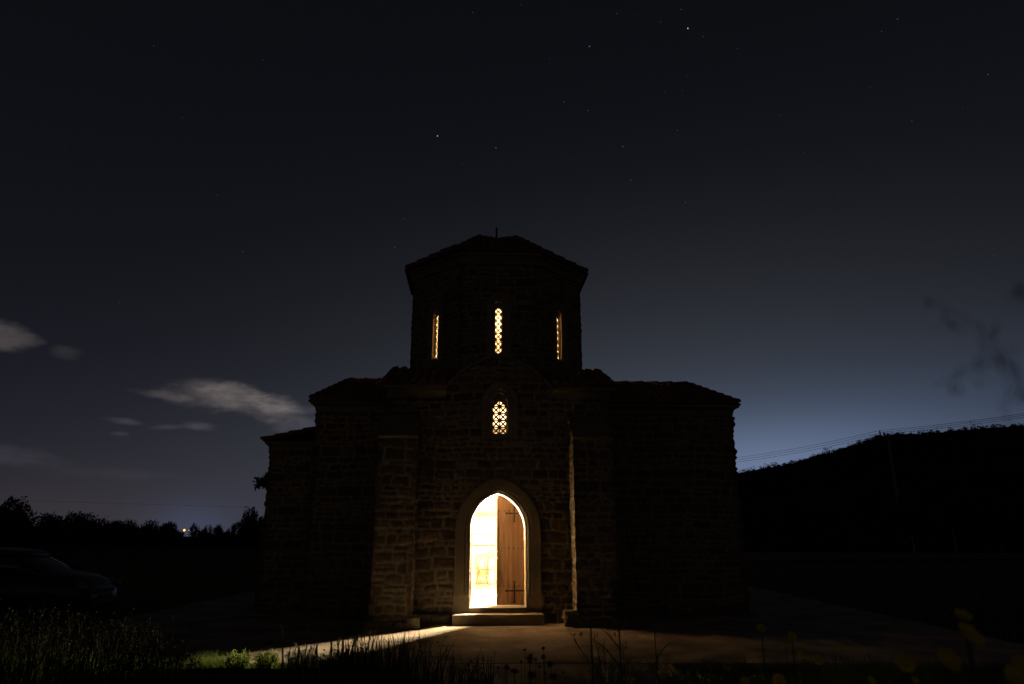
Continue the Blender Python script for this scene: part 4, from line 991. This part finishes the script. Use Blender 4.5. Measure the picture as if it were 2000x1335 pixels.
bushy('yellow_weed', -5.75, 8.1, .36, .25, 7, 'leafS', 7, 12, .03, 1, 'pale faint weed at the far lower left in dark grass')
# dark spreading shrub with bare stalks at the right edge of the apron
sh = bushy('dark_shrub', 1.02, 7.9, .42, .5, 8, 'leafG', 20, 30, .035, 0, 'dark shrub with bare twiggy stalks at the right edge of the apron')
mb = MB(); rg = np.random.RandomState(4)
for a, h, w in ((-.26, .62, -.1), (-.12, .66, -.02), (-.06, .58, .03)):
    mb.tube([(a*.4, 0, .1), (a*.7+w*.3, 0, h*.6), (a+w*.6, 0, h*.85), (a+w, 0, h)], [.004, .003, .003, .002], 5)
    for q in range(6):
        t = rg.uniform(.5, 1); c = Vector((a*(.4+.6*t)+w*t, 0, h*t)); mb.tube([c, c+Vector((rg.uniform(-.04, .04), 0, .03))], [.002, .004], 4)
mb.build('seed_stalk', 'stemM', sh)
# flowering stalks: (pixel x, pixel y of the head, depth Y, radius, species, label)
def stalk(px, py, D, r, kind, label, rg, leafy=6, bend=0.0):
    p = at(px, py, D); g = float(bank(p.x+bend, D)); o = empty('flower_stalk' if kind != 'seed' else 'seed_stalk', (p.x+bend, D, g)); tag(o, label, 'plant')
    H = p.z-g; tip = Vector((-bend, 0, H)); mb = MB(); pts = [Vector((0, 0, 0)), Vector((-bend*.15+rg.normal()*.01, 0, H*.4)), Vector((-bend*.5, 0, H*.75)), tip]
    mb.tube(pts, [r*.16, r*.13, r*.11, r*.08], 6); mb.build('stem', 'stemM', o)
    P = np.array([pts[0].lerp(pts[2], t)[:] for t in rg.uniform(.05, .9, leafy*3)]); V, F = leaf_quads(P, max(.05, r*1.6), rg, up=.3, asp=3.2); np_mesh('foliage', V, F, 'leafG', o)
    if kind == 'seed':
        q = rg.normal(size=(70, 3)); q /= np.linalg.norm(q, axis=1)[:, None]; q = q*r*.8*(rg.rand(70, 1)**.4)*np.array([1, 1, .75])+np.array(tip)
        V, F = leaf_quads(q, r*.7, rg, up=.6, asp=2); np_mesh('seed_head', V, F, 'seed', o)
    else: flower(tip, r, o, rg, tilt=(rg.normal()*.3, -1 if kind == 'face' else -.6, .5+rg.normal()*.2))
    return o
rg = np.random.RandomState(12)
FL = [(1487, 1227, 3.9, .026, 'face', 'small yellow flower on a tall stalk, leftmost of the right-hand flowers'), (1546, 1242, 3.7, .025, 'face', 'small yellow flower just above and right of a smaller one'),
 (1534, 1256, 3.8, .016, 'face', 'smallest yellow flower of the close pair right of the chapel'), (1567, 1275, 3.4, .024, 'face', 'small drooping yellow flower under the close pair'),
 (1597, 1288, 3.2, .024, 'face', 'dim yellow flower low between the small pair and the big blooms'), (1891, 1244, 1.25, .025, 'face', 'largest blurred yellow bloom close to the camera at lower right'),
 (1880, 1204, 1.5, .018, 'up', 'orange tulip-like bloom seen side-on above the largest yellow bloom'), (1848, 1290, 1.25, .023, 'face', 'big blurred yellow bloom left of and below the largest one'),
 (1768, 1296, 1.4, .018, 'face', 'blurred yellow bloom near the bottom, left of the two biggest'), (1520, 1328, 2.4, .022, 'face', 'dim orange bloom touching the bottom edge right of the apron'),
 (1455, 1330, 2.6, .016, 'face', 'dim reddish bloom at the bottom edge, leftmost there'), (1786, 1327, 1.9, .010, 'face', 'tiny orange bloom at the bottom under the blurred ones'),
 (1701, 1331, 1.9, .014, 'face', 'small dim bloom at the bottom edge midway to the blurred ones'), (1992, 1294, 1.5, .016, 'face', 'orange bloom at the right frame edge'),
 (1982, 1326, 1.2, .022, 'face', 'large reddish bloom in the lower right corner')]
for px, py, D, r, kd, lb in FL: tag(stalk(px, py, D, r, kd, lb, rg, leafy=5 if D > 2 else 3), lb, 'flower', 'yellow flowers in the right foreground')
SD = [(1025, 1268, 4.6, .010, .0), (1036, 1279, 4.4, .011, -.02), (1035, 1289, 3.6, .020, 0), (1046, 1287, 4.6, .010, .0), (1061, 1265, 4.2, .011, .02), (1062, 1282, 3.6, .014, 0), (1075, 1297, 3.6, .016, .03),
      (1018, 1292, 4.4, .010, 0), (1005, 1311, 3.3, .016, 0), (990, 1303, 3.4, .015, 0), (1054, 1302, 4.2, .009, 0), (1066, 1315, 4.2, .009, 0), (1100, 1312, 4.2, .009, .05), (1038, 1318, 3.2, .02, 0), (1080, 1322, 3.2, .018, 0)]
for k, (px, py, D, r, b) in enumerate(SD):
    lb = f'dark round seed head on a thin stem before the paving, {ordn[k]} of fifteen from left' 
order = sorted(range(len(SD)), key=lambda q: SD[q][0])
for rank, q in enumerate(order):
    px, py, D, r, b = SD[q]
    tag(stalk(px, py, D, r, 'seed', '', rg, leafy=6, bend=b), f'dark round seed head before the paving, {ordn[rank]} from the left in its cluster', 'plant', 'dark seed heads in the centre foreground')
# tall bare stems silhouetted on the paving right of the door
def bare(name, px, py, D, r, label, forks):
    p = at(px, py, D); g = float(bank(p.x, D)); o = empty(name, (p.x, D, g)); tag(o, label, 'plant'); H = p.z-g; mb = MB()
    mb.tube([(.02, 0, 0), (.01, 0, H*.5), (0, 0, H)], [r, r*.9, r*.5], 6); mb.build('stem', 'stemM', o)
    for t, dx, dz in forks:
        mb = MB(); a = Vector((.01*(1-t), 0, H*t)); mb.tube([a, a+Vector((dx*.5, 0, dz*.62)), a+Vector((dx, 0, dz))], [r*.7, r*.55, r*.3], 6); mb.build('branch', 'stemM', o)
    P = np.array([(rg.normal()*.015, rg.normal()*.01, H*q) for q in rg.uniform(.3, 1, 14)]); V, F = leaf_quads(P, .03, rg); np_mesh('foliage', V, F, 'leafG', o)
bare('bare_stem', 1152, 1190, 3.0, .0050, 'straight thick dark stem standing alone right of the doorway', [])
bare('forked_stem', 1206, 1172, 3.6, .0045, 'tall forked bare stem right of the straight stem', [(.70, -.14, .13), (.88, .16, .16), (.78, -.10, .10)])
bare('forked_stem', 1278, 1232, 4.6, .004, 'low twiggy stem with side branches, rightmost on the paving', [(.7, -.08, .1), (.8, .09, .1), (.6, .14, .08)])
bare('bare_stem', 1216, 1258, 4.8, .004, 'short drooping stem right of the forked stem', [(.8, .03, .05)])
for k, (px, py, D, s_) in enumerate([(1135, 1290, 7.7, 1), (1190, 1300, 7.6, 2), (1255, 1302, 7.5, 3), (1320, 1300, 7.6, 4), (1385, 1308, 7.4, 5), (1460, 1312, 7.4, 6)]):
    p = at(px, py, D); bushy('low_shrub', p.x, D, .30, .45, 80+k, 'leafG', 14, 26, .035, 0, f'low dark leafy weed along the paving edge, {ordn[k]} from the apron rightwards')

# tree standing just out of frame on the right, a drooping twig in view
tt = empty('near_tree', (2.6, 1.7, .3)); tag(tt, 'drooping dark twig of a near tree, blurred against the sky at upper right', 'tree')
mb = MB(); mb.tube([(0, 0, 0), (.05, 0, 1.2), (0, .0, 2.2), (-.2, 0, 2.8)], [.09, .08, .06, .03], 9); mb.build('trunk', 'bark', tt)
tw = MB(); P = []; base = Vector(tt.location)
def tp(x, y, Y): return at(x, y, Y)-base
paths = [[(2150, 820), (2010, 780), (1960, 690), (1915, 640), (1860, 610), (1800, 580)], [(1965, 700), (1940, 705), (1880, 720), (1825, 755)], [(1990, 745), (1970, 770), (1962, 800)], [(2030, 560), (1996, 560), (1990, 590)]]
rg = np.random.RandomState(17)
tw.tube([Vector((-.2, 0, 2.8)), Vector((-.9, -.6, 2.3)), tp(2300, 760, .8), tp(2150, 820, .42)], [.02, .01, .004, .0008], 6)
for pa in paths:
    pts = [tp(x, y, .42+.02*q) for q, (x, y) in enumerate(pa)]; tw.tube(pts, [.0004]*(len(pts)-1)+[.0003], 5)
    for q in range(len(pts)-1):
        for t in np.linspace(0, 1, 26): P.append((pts[q].lerp(pts[q+1], t)+Vector(rg.normal(0, .0055, 3)))[:])
tw.build('twig', 'bark', tt)
P = np.array(P); P = P[rg.rand(len(P)) < .38*(.5+(vnoise(P[:, 0]*60, P[:, 2]*60, 3)))]; V = []; n = len(P)
d = rg.normal(0, .35, size=(n, 3)); d[:, 2] -= 1; d /= np.linalg.norm(d, axis=1)[:, None]; e = np.cross(d, rg.normal(size=(n, 3))); e /= np.linalg.norm(e, axis=1)[:, None]
L = rg.uniform(.005, .012, n)[:, None]; w = L*.17
V = np.stack([P, P+d*L*.5+e*w*.5, P+d*L, P+d*L*.5-e*w*.5], 1).reshape(-1, 3)
np_mesh('foliage', V, np.arange(4*n).reshape(n, 4), 'leafD', tt)

sc.cycles.max_bounces = 12; sc.cycles.diffuse_bounces = 8
sc.cycles.sample_clamp_indirect = 8
print('objects', len(bpy.data.objects), 'verts', sum(len(m.vertices) for m in bpy.data.meshes))
